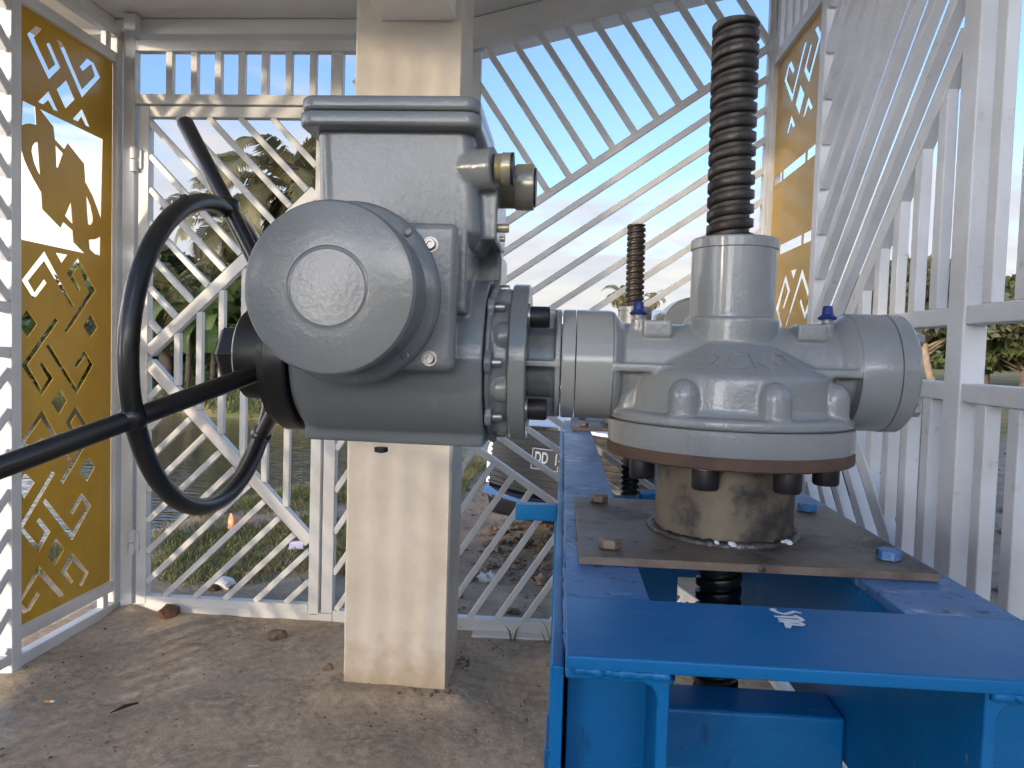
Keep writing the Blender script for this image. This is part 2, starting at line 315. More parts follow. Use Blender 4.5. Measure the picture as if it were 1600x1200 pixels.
def build_ground():
    def axis(lo, hi, fine, far):
        a = list(np.arange(lo, hi, fine)); s_ = fine; x = hi
        while x < far: a.append(x); s_ *= 1.22; x += s_
        a.append(far); x = lo; s_ = fine; b = []
        while x > -far: s_ *= 1.22; x -= s_; b.append(max(x, -far))
        return b[::-1]+a
    xs = axis(-12, 5, 0.16, 900); ys = axis(2.8, 20, 0.16, 1500)
    ys = [y for y in ys if y > -60]; ys = [-60]+ys
    nx, ny = len(xs), len(ys)
    v = [(x, y, gheight(x, y)) for y in ys for x in xs]
    f = [(j*nx+i, j*nx+i+1, (j+1)*nx+i+1, (j+1)*nx+i) for j in range(ny-1) for i in range(nx-1)]
    m = bpy.data.materials.new('sandy_ground'); m.use_nodes = True; nt = m.node_tree; N = nt.nodes; L = nt.links; p = N['Principled BSDF']
    p.inputs['Roughness'].default_value = 0.95; p.inputs['Specular IOR Level'].default_value = 0.2
    tc = N.new('ShaderNodeTexCoord'); vec = tc.outputs['Object']
    def noise(sc, d=8, r=0.62):
        n = N.new('ShaderNodeTexNoise'); n.inputs['Scale'].default_value = sc; n.inputs['Detail'].default_value = d; n.inputs['Roughness'].default_value = r; L.new(vec, n.inputs['Vector']); return n
    def ramp(src, a, b, ca, cb):
        r = N.new('ShaderNodeValToRGB'); r.color_ramp.elements[0].position = a; r.color_ramp.elements[1].position = b
        r.color_ramp.elements[0].color = (*ca, 1); r.color_ramp.elements[1].color = (*cb, 1); L.new(src, r.inputs[0]); return r
    def mix(fac, a, b):
        mm = N.new('ShaderNodeMix'); mm.data_type = 'RGBA'; L.new(fac, mm.inputs[0]); L.new(a, mm.inputs['A']); L.new(b, mm.inputs['B']); return mm.outputs['Result']
    c1 = ramp(noise(5).outputs[0], 0.35, 0.68, (0.30, 0.235, 0.172), (0.46, 0.375, 0.28)).outputs[0]
    c2 = ramp(noise(45).outputs[0], 0.42, 0.7, (0.18, 0.135, 0.10), (0.50, 0.41, 0.31)).outputs[0]
    cA = mix(ramp(noise(2.2).outputs[0], 0.45, 0.6, (0, 0, 0), (0.7, 0.7, 0.7)).outputs[0], c1, c2)
    rub = ramp(noise(11).outputs[0], 0.45, 0.6, (0.36, 0.25, 0.155), (0.19, 0.125, 0.08)).outputs[0]
    cA = mix(ramp(noise(0.9).outputs[0], 0.56, 0.66, (0, 0, 0), (0.8, 0.8, 0.8)).outputs[0], cA, rub)
    field = ramp(noise(0.7).outputs[0], 0.40, 0.62, (0.16, 0.165, 0.052), (0.36, 0.25, 0.125)).outputs[0]
    sep = N.new('ShaderNodeSeparateXYZ'); L.new(vec, sep.inputs[0])
    wob = N.new('ShaderNodeMath'); wob.operation = 'MULTIPLY_ADD'; wob.inputs[1].default_value = 5; L.new(noise(0.5).outputs[0], wob.inputs[0]); L.new(sep.outputs[1], wob.inputs[2])
    mr = N.new('ShaderNodeMapRange'); mr.inputs['From Min'].default_value = 14.5; mr.inputs['From Max'].default_value = 17.0; L.new(wob.outputs[0], mr.inputs[0])
    cA = mix(mr.outputs[0], cA, field)
    L.new(cA, p.inputs['Base Color'])
    b = N.new('ShaderNodeBump'); b.inputs['Strength'].default_value = 0.9; b.inputs['Distance'].default_value = 0.03; L.new(noise(14, 8, 0.65).outputs[0], b.inputs['Height'])
    b2 = N.new('ShaderNodeBump'); b2.inputs['Strength'].default_value = 0.6; b2.inputs['Distance'].default_value = 0.008; L.new(noise(80, 6).outputs[0], b2.inputs['Height']); L.new(b.outputs[0], b2.inputs['Normal'])
    L.new(b2.outputs[0], p.inputs['Normal'])
    mb = MB(); mb.v = v; mb.f = f
    o = mb.build('ground', m, sharp=180); struct(o)
    # concrete floor of the shelter, covered in trodden dirt
    fl = bpy.data.materials.new('dirty_concrete_floor'); fl.use_nodes = True; nt = fl.node_tree; N = nt.nodes; L = nt.links; p = N['Principled BSDF']
    p.inputs['Roughness'].default_value = 0.9; p.inputs['Specular IOR Level'].default_value = 0.25
    tc = N.new('ShaderNodeTexCoord'); vec = tc.outputs['Object']
    a1 = ramp(noise(3.2, 9, 0.66).outputs[0], 0.36, 0.66, (0.335, 0.262, 0.188), (0.55, 0.445, 0.33)).outputs[0]
    a2 = ramp(noise(28, 9, 0.7).outputs[0], 0.40, 0.66, (0.22, 0.175, 0.130), (0.57, 0.48, 0.37)).outputs[0]
    ca = mix(ramp(noise(6).outputs[0], 0.35, 0.65, (0.15, 0.15, 0.15), (0.75, 0.75, 0.75)).outputs[0], a1, a2)
    pale = ramp(noise(40).outputs[0], 0.3, 0.7, (0.36, 0.33, 0.29), (0.55, 0.53, 0.49)).outputs[0]
    # spilt lime patch near the left panel, round (-1.8, 2.15)
    dist = N.new('ShaderNodeVectorMath'); dist.operation = 'DISTANCE'; dist.inputs[1].default_value = (-1.83, 2.12, 0.0)
    mp = N.new('ShaderNodeMapping'); mp.inputs['Scale'].default_value = (1, 1, 0); L.new(vec, mp.inputs['Vector']); L.new(mp.outputs[0], dist.inputs[0])
    nn = noise(9, 8, 0.7); s1 = N.new('ShaderNodeMath'); s1.operation = 'MULTIPLY_ADD'; s1.inputs[1].default_value = 0.75; L.new(nn.outputs[0], s1.inputs[0]); L.new(dist.outputs['Value'], s1.inputs[2])
    pr = N.new('ShaderNodeMapRange'); pr.inputs['From Min'].default_value = 0.58; pr.inputs['From Max'].default_value = 0.44; L.new(s1.outputs[0], pr.inputs[0])
    ca = mix(pr.outputs[0], ca, pale)
    L.new(ca, p.inputs['Base Color'])
    b = N.new('ShaderNodeBump'); b.inputs['Strength'].default_value = 0.75; b.inputs['Distance'].default_value = 0.012; L.new(noise(22, 9, 0.68).outputs[0], b.inputs['Height'])
    mp2 = N.new('ShaderNodeMapping'); mp2.inputs['Scale'].default_value = (1.6, 1, 1); mp2.inputs['Rotation'].default_value = (0, 0, 0.7); L.new(vec, mp2.inputs['Vector'])
    wv = N.new('ShaderNodeTexNoise'); wv.inputs['Scale'].default_value = 11; wv.inputs['Detail'].default_value = 6; wv.inputs['Distortion'].default_value = 1.2; L.new(mp2.outputs[0], wv.inputs['Vector'])
    b2 = N.new('ShaderNodeBump'); b2.inputs['Strength'].default_value = 0.30; b2.inputs['Distance'].default_value = 0.008; L.new(wv.outputs[0], b2.inputs['Height']); L.new(b.outputs[0], b2.inputs['Normal'])
    L.new(b2.outputs[0], p.inputs['Normal'])
    xs = np.linspace(-2.25, 1.1, 120); ys = np.linspace(-2.6, 3.42, 200); nx, ny = len(xs), len(ys)
    def fh(x, y):
        e = min(x+2.25, 1.1-x, y+2.6, 3.42-y)
        h = 0.004*hnoise(x*3, y*3)+0.003*hnoise(x*9+2, y*8)
        dp = math.hypot(max(-0.80-x, 0, x+0.34), max(2.54-y, 0, y-2.9)); h += 0.022*math.exp(-(dp/0.06)**2)      # dirt skirt round the column
        dg = math.hypot(x+1.93, (y-3.2)*1.0); h += 0.045*math.exp(-(dg/0.10)**2)                                # mortar mound under the gate post
        return h if e > 0.03 else h-0.09
    mb = MB(); mb.v = [(x, y, fh(x, y)) for y in ys for x in xs]
    mb.f = [(j*nx+i, j*nx+i+1, (j+1)*nx+i+1, (j+1)*nx+i) for j in range(ny-1) for i in range(nx-1)]
    struct(mb.build('floor', fl, sharp=180))
    w = bpy.data.materials.new('pond_water'); w.use_nodes = True; nt = w.node_tree; N = nt.nodes; L = nt.links; p = N['Principled BSDF']
    p.inputs['Base Color'].default_value = (0.125, 0.098, 0.058, 1); p.inputs['Roughness'].default_value = 0.04; p.inputs['IOR'].default_value = 1.7
    p.inputs['Specular IOR Level'].default_value = 0.6
    tc = N.new('ShaderNodeTexCoord'); mp = N.new('ShaderNodeMapping'); mp.inputs['Scale'].default_value = (0.8, 2.6, 1); L.new(tc.outputs['Object'], mp.inputs[0])
    n = N.new('ShaderNodeTexNoise'); n.inputs['Scale'].default_value = 4.2; n.inputs['Detail'].default_value = 3; L.new(mp.outputs[0], n.inputs['Vector'])
    b = N.new('ShaderNodeBump'); b.inputs['Strength'].default_value = 0.22; b.inputs['Distance'].default_value = 0.05; L.new(n.outputs[0], b.inputs['Height']); L.new(b.outputs[0], p.inputs['Normal'])
    mb = MB(); mb.add([(-60, 2.6, -0.25), (2.3, 2.6, -0.25), (2.3, 21, -0.25), (-60, 21, -0.25)], [(0, 1, 2, 3)])
    # trim water to stay outside the shelter floor: the sheet lies below ground there
    struct(mb.build('water', w))
build_ground()
# ------------------------------------------------------------------ column and roof
def build_shelter():
    c = thing('column', 'cream painted square concrete column standing in the trodden dirt behind the grey machine', 'column', (-0.573, 2.72, 0))
    # slightly uneven plastered shaft
    nx, nz = 10, 130; x0, x1, y0, y1 = -0.764, -0.382, 2.588, 2.862; vs = []; fs = []
    ring = [(x0+0.008, y0), (x1-0.008, y0), (x1, y0+0.008), (x1, y1-0.008), (x1-0.008, y1), (x0+0.008, y1), (x0, y1-0.008), (x0, y0+0.008)]
    for i in range(nz+1):
        z = -0.02+2.76*i/nz
        for k, (x, y) in enumerate(ring):
            j = 0.0016*math.sin(z*3.1+k*1.9)+0.0007*math.sin(z*11+k)+(random.random()-0.5)*0.0008
            if random.random() < 0.012: j -= 0.003*(1 if k in (2, 3) else -1)
            if z < 0.05: j += 0.006*math.sin(k*3.1)
            vs.append((x+j, y-j*0.6, z))
    n = 8
    for i in range(nz):
        for k in range(n): q = (k+1) % n; fs.append((i*n+k, i*n+q, (i+1)*n+q, (i+1)*n+k))
    MB().add(vs, fs).build('shaft', 'cream_wall_paint', c, sharp=30)
    r = thing('roof', 'pale concrete shelter roof overhead with a low edge beam and a rising right slope', 'roof', (-0.5, 0.5, 2.7))
    sl_ = 0.245; xk = -0.46; xe = 1.15; YB = 0.35; zc = 2.70; th = 0.12
    def zz(x, z0): return z0 + max(0, x-xk)*sl_
    def slab(x0, x1, y0, y1, z0, z1, name):
        MB().prism([(x0, y0, zz(x0, z0)), (x1, y0, zz(x1, z0)), (x1, y0, zz(x1, z1)), (x0, y0, zz(x0, z1))], (0, y1-y0, 0)).build(name, 'ceiling_paint', r, bevel=0.006)
    slab(-2.6, xk, YB, 3.60, zc, zc+th, 'slab'); slab(xk, xe, YB, 3.60, zc, zc+th, 'slab')
    slab(-2.3, xk, 3.27, 3.50, 2.628, zc-0.002, 'edge_beam'); slab(xk, xe, 3.27, 3.50, 2.598, zc-0.002, 'edge_beam')
    MB().box(-2.30, -2.07, YB+0.002, 3.268, 2.65, zc-0.002).build('edge_beam', 'ceiling_paint', r, bevel=0.006)
    MB().box(-0.672, -0.41, YB+0.004, 2.586, 2.385, zc-0.003).build('ceiling_beam', 'ceiling_paint', r, bevel=0.006)
    w = MB().box(-2.2, -2.06, -1.06, -0.45, -0.02, 3.25).box(-2.2, -2.06, -3.2, -1.52, -0.02, 3.25).box(-2.2, -2.06, -1.519, -1.061, -0.02, 1.55).box(-2.2, -2.06, -1.519, -1.061, 2.02, 3.249).build('wall', 'cream_wall_paint')  # added out of view to block the sun; its opening shapes a sun patch
    MB_ = MB()
    for k in range(10): MB_.box(-2.13, -2.122, -1.510+0.044*k, -1.495+0.044*k, 1.55, 2.02)  # added slats that thin the sunlight passing the opening
    MB_.build('window_bars', 'white_steel_paint', w); tag(w, 'plain rendered wall with one opening at the near left of the shelter', 'wall')
build_shelter()
# ------------------------------------------------------------------ cut-out panels
z1 = (0.0, 5.45455)
def _h(y0, pts): return [(x/5.45455, y0+y/5.45455) for x, y in pts]
UPPER = [_h(0, p) for p in (
    [(352, 218), (402, 247), (333, 320), (460, 597), (515, 548), (440, 375), (463, 358), (558, 577), (460, 677), (278, 290)],
    [(525, 332), (572, 362), (740, 762), (850, 650), (818, 545), (745, 607), (722, 568), (785, 497), (838, 537), (893, 660), (740, 832)],
    [(607, 683), (678, 847), (602, 927), (527, 762)],
    [(458, 777), (537, 950), (500, 935), (455, 853), (413, 890), (370, 868)],
    [(740, 928), (805, 1085), (772, 1070), (735, 995), (705, 1035), (662, 1015)])]
WINDOW = [_h(0, [(240, 857), (343, 908), (353, 1065), (300, 1052), (262, 1056), (232, 1070)])] + [_h(180, p) for p in (
    [(383, -54), (915, 205), (898, 880), (870, 800), (830, 690), (768, 570), (758, 415), (620, 240), (590, 292), (512, 208), (500, 100)],
    [(517, 255), (580, 325), (535, 455), (525, 440)],
    [(365, 228), (385, 512), (360, 465), (335, 400), (315, 310), (322, 262), (342, 234)],
    [(225, 270), (255, 380), (290, 460), (325, 530), (395, 655), (405, 800), (560, 960), (582, 910), (660, 980), (668, 1080), (762, 1178), (205, 1055)],
    [(645, 740), (660, 930), (598, 858)],
    [(777, 683), (812, 770), (830, 860), (828, 915), (812, 938), (792, 930), (783, 830)])] + [
    _h(360, [(893, 55), (888, 215), (850, 205), (805, 160), (798, 80), (850, 76)])]
LOWER = [_h(360, p) for p in (
    [(422, 178), (672, 650), (650, 655), (420, 262), (285, 430), (340, 530), (420, 415), (442, 450), (335, 592), (232, 425)],
    [(518, 190), (617, 208), (568, 280)],
    [(705, 238), (855, 515), (610, 880), (590, 855), (802, 528), (708, 305), (660, 375), (727, 495), (710, 525), (612, 365)],
    [(275, 675), (360, 800), (280, 915), (203, 790)],
    [(815, 715), (872, 825), (810, 918), (750, 818)])] + [_h(540, p) for p in (
    [(515, -237), (540, -207), (278, 168), (400, 375), (455, 285), (385, 165), (405, 140), (497, 280), (400, 432), (228, 170)],
    [(435, 5), (460, -17), (690, 360), (800, 155), (765, 90), (690, 200), (680, 165), (760, 40), (835, 165), (692, 418)],
    [(555, 370), (615, 470), (545, 590), (480, 485)],
    [(402, 545), (640, 970), (618, 978), (395, 625), (258, 825), (318, 900), (385, 785), (412, 805), (318, 970), (212, 845)],
    [(687, 515), (828, 750), (580, 1182), (555, 1160), (792, 758), (688, 588), (645, 660), (695, 765), (675, 785), (600, 655)],
    [(790, 950), (848, 1035), (780, 1165), (718, 1075)])] + [_h(720, p) for p in (
    [(255, 100), (342, 188), (250, 328), (165, 222)],
    [(490, 85), (510, 110), (242, 570), (368, 720), (425, 610), (355, 520), (380, 487), (473, 605), (370, 788), (190, 578)],
    [(430, 322), (655, 612), (785, 400), (735, 330), (660, 465), (640, 440), (735, 272), (815, 385), (655, 683), (410, 358)],
    [(520, 662), (590, 752), (512, 895), (440, 810)])] + [_h(860, p) for p in (
    [(370, 125), (588, 380), (548, 400), (370, 205), (222, 448), (270, 505), (357, 358), (382, 378), (300, 515), (242, 545), (168, 468)],
    [(655, 20), (795, 190), (735, 308), (712, 298), (765, 195), (655, 90), (608, 178), (662, 265), (648, 285), (560, 185)])]
def yz(px): 
    out = []
    for (x, y) in px:
        p = PX(x, y, XL); out.append((p.y, p.z))
    return out
PY0, PY1, PZ0, PZ1 = 2.600, 3.170, 0.150, 2.462
def clampyz(pts): return [(min(max(a, PY0+0.006), PY1-0.006), min(max(b, PZ0+0.01), PZ1-0.01)) for a, b in pts]
def panel_mesh(holes, X, thick, parent):
    cu = bpy.data.curves.new('panel_outline', 'CURVE'); cu.dimensions = '2D'; cu.fill_mode = 'BOTH'; cu.extrude = thick/2
    for ring in [[(PY0, PZ0), (PY1, PZ0), (PY1, PZ1), (PY0, PZ1)]] + holes:
        sp = cu.splines.new('POLY'); sp.points.add(len(ring)-1); sp.use_cyclic_u = True
        for i, (a, b) in enumerate(ring): sp.points[i].co = (a, b, 0, 1)
    o = bpy.data.objects.new('tmp', cu); COL.objects.link(o)
    dg = bpy.context.evaluated_depsgraph_get(); me = bpy.data.meshes.new_from_object(o.evaluated_get(dg))
    bpy.data.objects.remove(o); bpy.data.curves.remove(cu)
    mb = MB(); mb.v = [(X+v.co.z, v.co.x, v.co.y) for v in me.vertices]; mb.f = [tuple(p.vertices) for p in me.polygons]
    bpy.data.meshes.remove(me)
    return mb.build('cutout_panel', 'yellow_panel_paint', parent, sharp=20)
def clip(p, d, planes):
    """the stretch of the line p + t d inside all half planes (n, c): n.x <= c, 2D"""
    lo, hi = -1e9, 1e9
    for (n, c) in planes:
        nd = n[0]*d[0]+n[1]*d[1]; v = c-(n[0]*p[0]+n[1]*p[1])
        if abs(nd) < 1e-9:
            if v < 0: return None
        elif nd > 0: hi = min(hi, v/nd)
        else: lo = max(lo, v/nd)
    return None if hi-lo < 0.02 else ((p[0]+d[0]*lo, p[1]+d[1]*lo), (p[0]+d[0]*hi, p[1]+d[1]*hi))
ZR1, ZR2 = (1.332, 1.372), (1.170, 1.210)
def side_fence(X, s, label, holes):
    """fence along depth; s = +1: thickness outwards to +x"""
    f = thing('fence', label, 'fence', (X, 1.5, 0))
    W5, W4 = 0.05, 0.04; xa, xb = X, X+s*W5; xm = X+s*0.022
    ztop = 2.575 if s < 0 else 3.02
    def post(y0, y1, z0, z1): MB().box(xa, xb, y0, y1, z0, z1).build('post', 'white_steel_paint', f, bevel=0.004)
    def rail(y0, y1, z0, z1, d=0.0): MB().box(xa+s*(0.003+d), xb-s*(0.003+d), y0, y1, z0, z1).build('rail', 'white_steel_paint', f, bevel=0.004)
    def vbar(y, z0, z1, w=0.036): MB().box(X+s*0.007, X+s*(0.038 if z0 < 1.0 else 0.0325), y-w/2, y+w/2, z0, z1).build('bar', 'white_steel_paint', f, bevel=0.003)
    def dbar(a, b, w=0.035, t=0.030): MB().bar((X+s*(0.004+t/2), a[0], a[1]), (X+s*(0.004+t/2), b[0], b[1]), w, t, (1, 0, 0)).build('bar', 'white_steel_paint', f, bevel=0.003)
    # panel bay
    post(2.548, 2.598, -0.02, ztop); post(3.172, 3.218, 0.05, ztop)
    rail(2.598, 3.172, PZ1+0.001, PZ1+0.046); rail(2.598, 3.172, PZ0-0.047, PZ0-0.001); rail(2.598, 3.26, 0.0, 0.046)
    vbar(3.12, 0.046, PZ0-0.047); 
    if s < 0: vbar(3.12, PZ1+0.046, 2.575)
    else:
        for k in range(6): vbar(2.66+k*0.098, PZ1+0.046, ztop-0.03)
    panel_mesh(holes, X+s*0.022, 0.0022, f)
    rail(-0.4, 3.26, ztop+0.001, ztop+0.046)
    # patterned bay towards the camera
    yp0, yp1 = 1.600, 1.668
    post(yp0, yp1, -0.02, ztop)
    for (a, b) in (ZR1, ZR2): rail(yp1, 2.548, a, b); rail(-0.4, yp0, a, b)
    rail(yp1, 2.548, 0.03, 0.07); rail(-0.4, yp0, 0.03, 0.07)
    up = [((-1, 0), -yp1-0.002), ((1, 0), 2.546), ((0, -1), -ZR1[1]-0.002), ((0, 1), ztop)]
    q = math.sqrt(0.5)
    for k in range(11):
        c = 3.63+0.1485*k; w = 0.05 if k == 0 else 0.036
        e = clip((c/2, c/2), (q, -q), up)
        if e: dbar(e[0], e[1], w)
    for k in range(8):
        y = 2.268-0.1035*k
        if y-0.02 < yp1: break
        zt = 3.63-y-0.016
        if zt-ZR1[1] > 0.05: vbar(y, ZR1[1], zt)
    dn = [((-1, 0), -yp1-0.002), ((1, 0), 2.546), ((0, -1), -0.07), ((0, 1), ZR2[0]-0.002)]
    for k in range(10):
        c = 1.125+0.1485*k; w = 0.05 if k == 0 else 0.036
        e = clip((c, 0.0), (q, q), dn)
        if e: dbar(e[0], e[1], w)
    for k in range(8):
        y = 2.268-0.1035*k
        if y-0.02 < yp1: break
        zb = y-1.125+0.016
        if ZR2[0]-zb > 0.05: vbar(y, max(zb, 0.07), ZR2[0])
    # nearer bay: upright bars
    k = 0; y = 1.535
    while y > -0.38:
        vbar(y, ZR1[1], ztop); vbar(y-0.004, 0.07, ZR2[0]); y -= 0.1085; k += 1
    post(-0.45, -0.40, -0.02, ztop)
    return f
holesL = [clampyz(yz(h)) for h in UPPER+WINDOW+LOWER]
up_ = [clampyz(yz(h)) for h in UPPER]; lo_ = [clampyz(yz(h)) for h in LOWER]
zd1 = 1.962; zd2 = 1.665
dash = []
for zd in (zd1, zd2):
    for (a, b) in ((PY0+0.012, 2.745), (2.765, 3.035), (3.055, PY1-0.012)): dash.append([(a, zd), (b, zd), (b, zd+0.038), (a, zd+0.038)])
side_fence(XL, -1, 'white steel fence at the left with a yellow cut-out panel open to the sky', holesL)
side_fence(XR, +1, 'tall white slatted fence at the right holding a yellow panel with two rows of dashes', up_+dash+lo_)
# ------------------------------------------------------------------ back fence and gate (plane y = YG)
def G(px, py): p = PY(px, py, YG); return (p.x, p.z)
def build_back():
    f = thing('fence', 'white steel back fence of slanting bars passing behind the cream column', 'fence', (-0.5, YG, 0))
    def box(o, name, x0, x1, z0, z1, y0=YG, y1=YG+0.045, bv=0.004): MB().box(x0, x1, y0, y1, z0, z1).build(name, 'white_steel_paint', o, bevel=bv)
    def bar(o, a, b, w=0.026, t=0.026, name='bar', yo=0.004):
        MB().bar((a[0], YG+yo+t/2, a[1]), (b[0], YG+yo+t/2, b[1]), w, t, (0, 1, 0)).build(name, 'white_steel_paint', o, bevel=0.0025)
    xl0, xl1 = -1.992, -1.936                     # hinge post
    xr0, xr1 = G(503, 850)[0], G(521, 850)[0]     # latch post
    zrail = G(380, 70)[1]; zb1 = G(330, 147)[1]; zb0 = G(330, 163)[1]
    box(f, 'post', xl0, xl1, -0.02, 2.69); box(f, 'post', xr0, xr1, 0.0415, zrail-0.026)
    box(f, 'rail', xl1, -0.462, zrail-0.026, zrail+0.022); box(f, 'rail', xl1, xr0, zb0, zb1)
    zbot = 0.045
    box(f, 'rail', xl1, xr1, -0.005, zbot-0.004); box(f, 'rail', xr1+0.0005, XR-0.0125, -0.002, zbot+0.012)
    for x in (263, 302, 339.5, 376, 412.5, 450, 488): 
        X = G(x, 110)[0]; box(f, 'bar', X-0.015, X+0.015, zb1, zrail-0.026, YG+0.006, YG+0.036, 0.003)
    # right bay: chevrons opening to the right
    xk = -0.46; zk = zrail; sl_ = 0.245
    xc0, xc1 = XR-0.012, XR+0.033
    box(f, 'post', xc0, xc1, -0.02, zk+(xc0-xk)*sl_-0.03)
    MB().prism([(xk, YG, zk-0.026), (xc1, YG, zk-0.026+(xc1-xk)*sl_), (xc1, YG, zk+0.022+(xc1-xk)*sl_), (xk, YG, zk+0.022)], (0, 0.045, 0)).build('rail', 'white_steel_paint', f, bevel=0.004)
    xp = G(741, 120)[0]; box(f, 'post', xp-0.022, xp+0.028, zk-0.36, zk-0.028)
    A = G(527, 527); u1 = G(1117, 129); u0 = G(790, 346); lo0 = G(728, 691); lo1 = G(872, 792)
    su = (u1[1]-u0[1])/(u1[0]-u0[0]); sd_ = (lo1[1]-lo0[1])/(lo1[0]-lo0[0])
    zu = lambda x: u0[1]+su*(x-u0[0]); zl = lambda x: lo0[1]+sd_*(x-lo0[0])
    xm = (lo0[1]-sd_*lo0[0]-u0[1]+su*u0[0])/(su-sd_); zm = zu(xm)
    frame = [((-1, 0), -xr1), ((1, 0), xc0), ((0, -1), -zbot-0.012), ((0, 1), zk-0.026), ]
    frame_t = [((-1, 0), -xr1), ((1, 0), xc0), ((0, -1), -zbot-0.012), ((-sl_, 1), zk-0.026-sl_*xk)]
    nu = math.hypot(1, su); nl = math.hypot(1, sd_); 
    def both(p, d, extra):
        return clip(p, d, frame_t+extra)
    abu = [((su, -1), su*u0[0]-u0[1])]            # above upper main
    blu = [((-su, 1), -su*u0[0]+u0[1]-0.016)]     # below it
    bel = [((-sd_, 1), -sd_*lo0[0]+lo0[1])]
    abl = [((sd_, -1), sd_*lo0[0]-lo0[1]-0.016)]
    x0_ = max(xm, xr1)
    e = clip((u0[0], u0[1]), (1/nu, su/nu), frame_t+[((-1, 0), -x0_)]);  bar(f, e[0], e[1], 0.03, 0.03, 'bar', 0.006)
    e = clip((lo0[0], lo0[1]), (1/nl, sd_/nl), frame_t+[((-1, 0), -x0_)]); bar(f, e[0], e[1], 0.03, 0.03, 'bar', 0.006)
    a0 = G(856, 298); du = (1/nu, su/nu); pu = (-su/nu, 1/nu)
    for k in range(-14, 12):
        e = both((a0[0]+du[0]*0.1105*k, a0[1]+du[1]*0.1105*k), pu, abu)
        if e and not (e[0][0] < xr1+0.01 and e[1][0] < xr1+0.01): bar(f, e[0], e[1])
    for k in range(1, 15):                         # nested chevrons
        xs = xm+0.186*k
        if xs > xc0-0.03: break
        e = both((xs, zm), (1/nu, su/nu), [((-1, 0), -xs)])
        if e: bar(f, e[0], e[1])
        e = both((xs, zm), (1/nl, sd_/nl), [((-1, 0), -xs)])
        if e: bar(f, e[0], e[1])
    F0 = G(728, 974); pl = (-sd_/nl, 1/nl)
    for k in range(-9, 16):
        e = both((F0[0]+0.1215*k, F0[1]), pl, bel)
        if e: bar(f, e[0], e[1])
    # stubs where the bottom rail stands on the curb
    g = thing('gate', 'white hinged steel gate with two broad slanting braces meeting at its hinge side', 'gate', (-1.55, YG, 0))
    gx0, gx1 = G(218, 560)[0]-0.012, G(499, 850)[0]; gz0, gz1 = G(360, 956)[1]+0.004, zb0-0.008
    st = 0.048
    box(g, 'frame', gx0, gx0+st, gz0, gz1); box(g, 'frame', gx1-st, gx1, gz0, gz1)
    box(g, 'frame', gx0+st, gx1-st, gz1-st, gz1, YG+0.001, YG+0.044); box(g, 'frame', gx0+st, gx1-st, gz0, gz0+st, YG+0.001, YG+0.044)
    ix0, ix1, iz0, iz1 = gx0+st, gx1-st, gz0+st, gz1-st
    a = G(222, 558); b1 = G(480, 310); b2 = G(479, 844)
    s1 = (b1[1]-a[1])/(b1[0]-a[0]); s2 = (b2[1]-a[1])/(b2[0]-a[0]); n1 = math.hypot(1, s1); n2 = math.hypot(1, s2)
    inn = [((-1, 0), -ix0), ((1, 0), ix1), ((0, -1), -iz0), ((0, 1), iz1)]
    e = clip(a, (1/n1, s1/n1), inn); bar(g, e[0], e[1], 0.052, 0.04, 'brace', 0.002)
    e = clip(a, (1/n2, s2/n2), inn); bar(g, e[0], e[1], 0.052, 0.04, 'brace', 0.0035)
    above = [((s1, -1), s1*a[0]-a[1]-0.030*n1)]; below = [((-s2, 1), -s2*a[0]+a[1]-0.030*n2)]
    pA = G(222, 178); qA = G(345, 312); dA = ((qA[0]-pA[0]), (qA[1]-pA[1])); l = math.hypot(*dA); dA = (dA[0]/l, dA[1]/l)
    for k in range(-8, 7):
        e = clip((pA[0]+0.1445*k, pA[1]), dA, inn+above)
        if e: bar(g, e[0], e[1])
    pB = G(203, 934); qB = G(300, 842); dB = ((qB[0]-pB[0]), (qB[1]-pB[1])); l = math.hypot(*dB); dB = (dB[0]/l, dB[1]/l)
    for k in range(-9, 7):
        e = clip((pB[0]+0.1430*k, pB[1]), dB, inn+below)
        if e: bar(g, e[0], e[1])
    for k in range(7):
        X = G(275, 558)[0]+0.1025*k
        if X > ix1-0.02: break
        e0 = a[1]+s2*(X-a[0])+0.028*n2; e1 = a[1]+s1*(X-a[0])-0.028*n1
        box(g, 'bar', X-0.014, X+0.014, max(e0, iz0), min(e1, iz1), YG+0.006, YG+0.034, 0.003)
    for zh in (G(205, 250)[1], G(190, 845)[1]):
        MB().cyl((gx0-0.012, YG-0.014, zh-0.055), (gx0-0.012, YG-0.014, zh-0.002), 0.016, n=20).cyl((gx0-0.012, YG-0.014, zh+0.002), (gx0-0.012, YG-0.014, zh+0.055), 0.016, n=20).box(gx0-0.012, gx0+0.02, YG-0.010, YG-0.001, zh-0.04, zh+0.045).build('hinge', 'white_steel_paint', g, bevel=0.002)
    k_ = MB().box(-0.36, 1.1, YG-0.06, YG+0.16, -0.08, 0.005).build('kerb', 'ceiling_paint', bevel=0.01); struct(k_)
build_back()
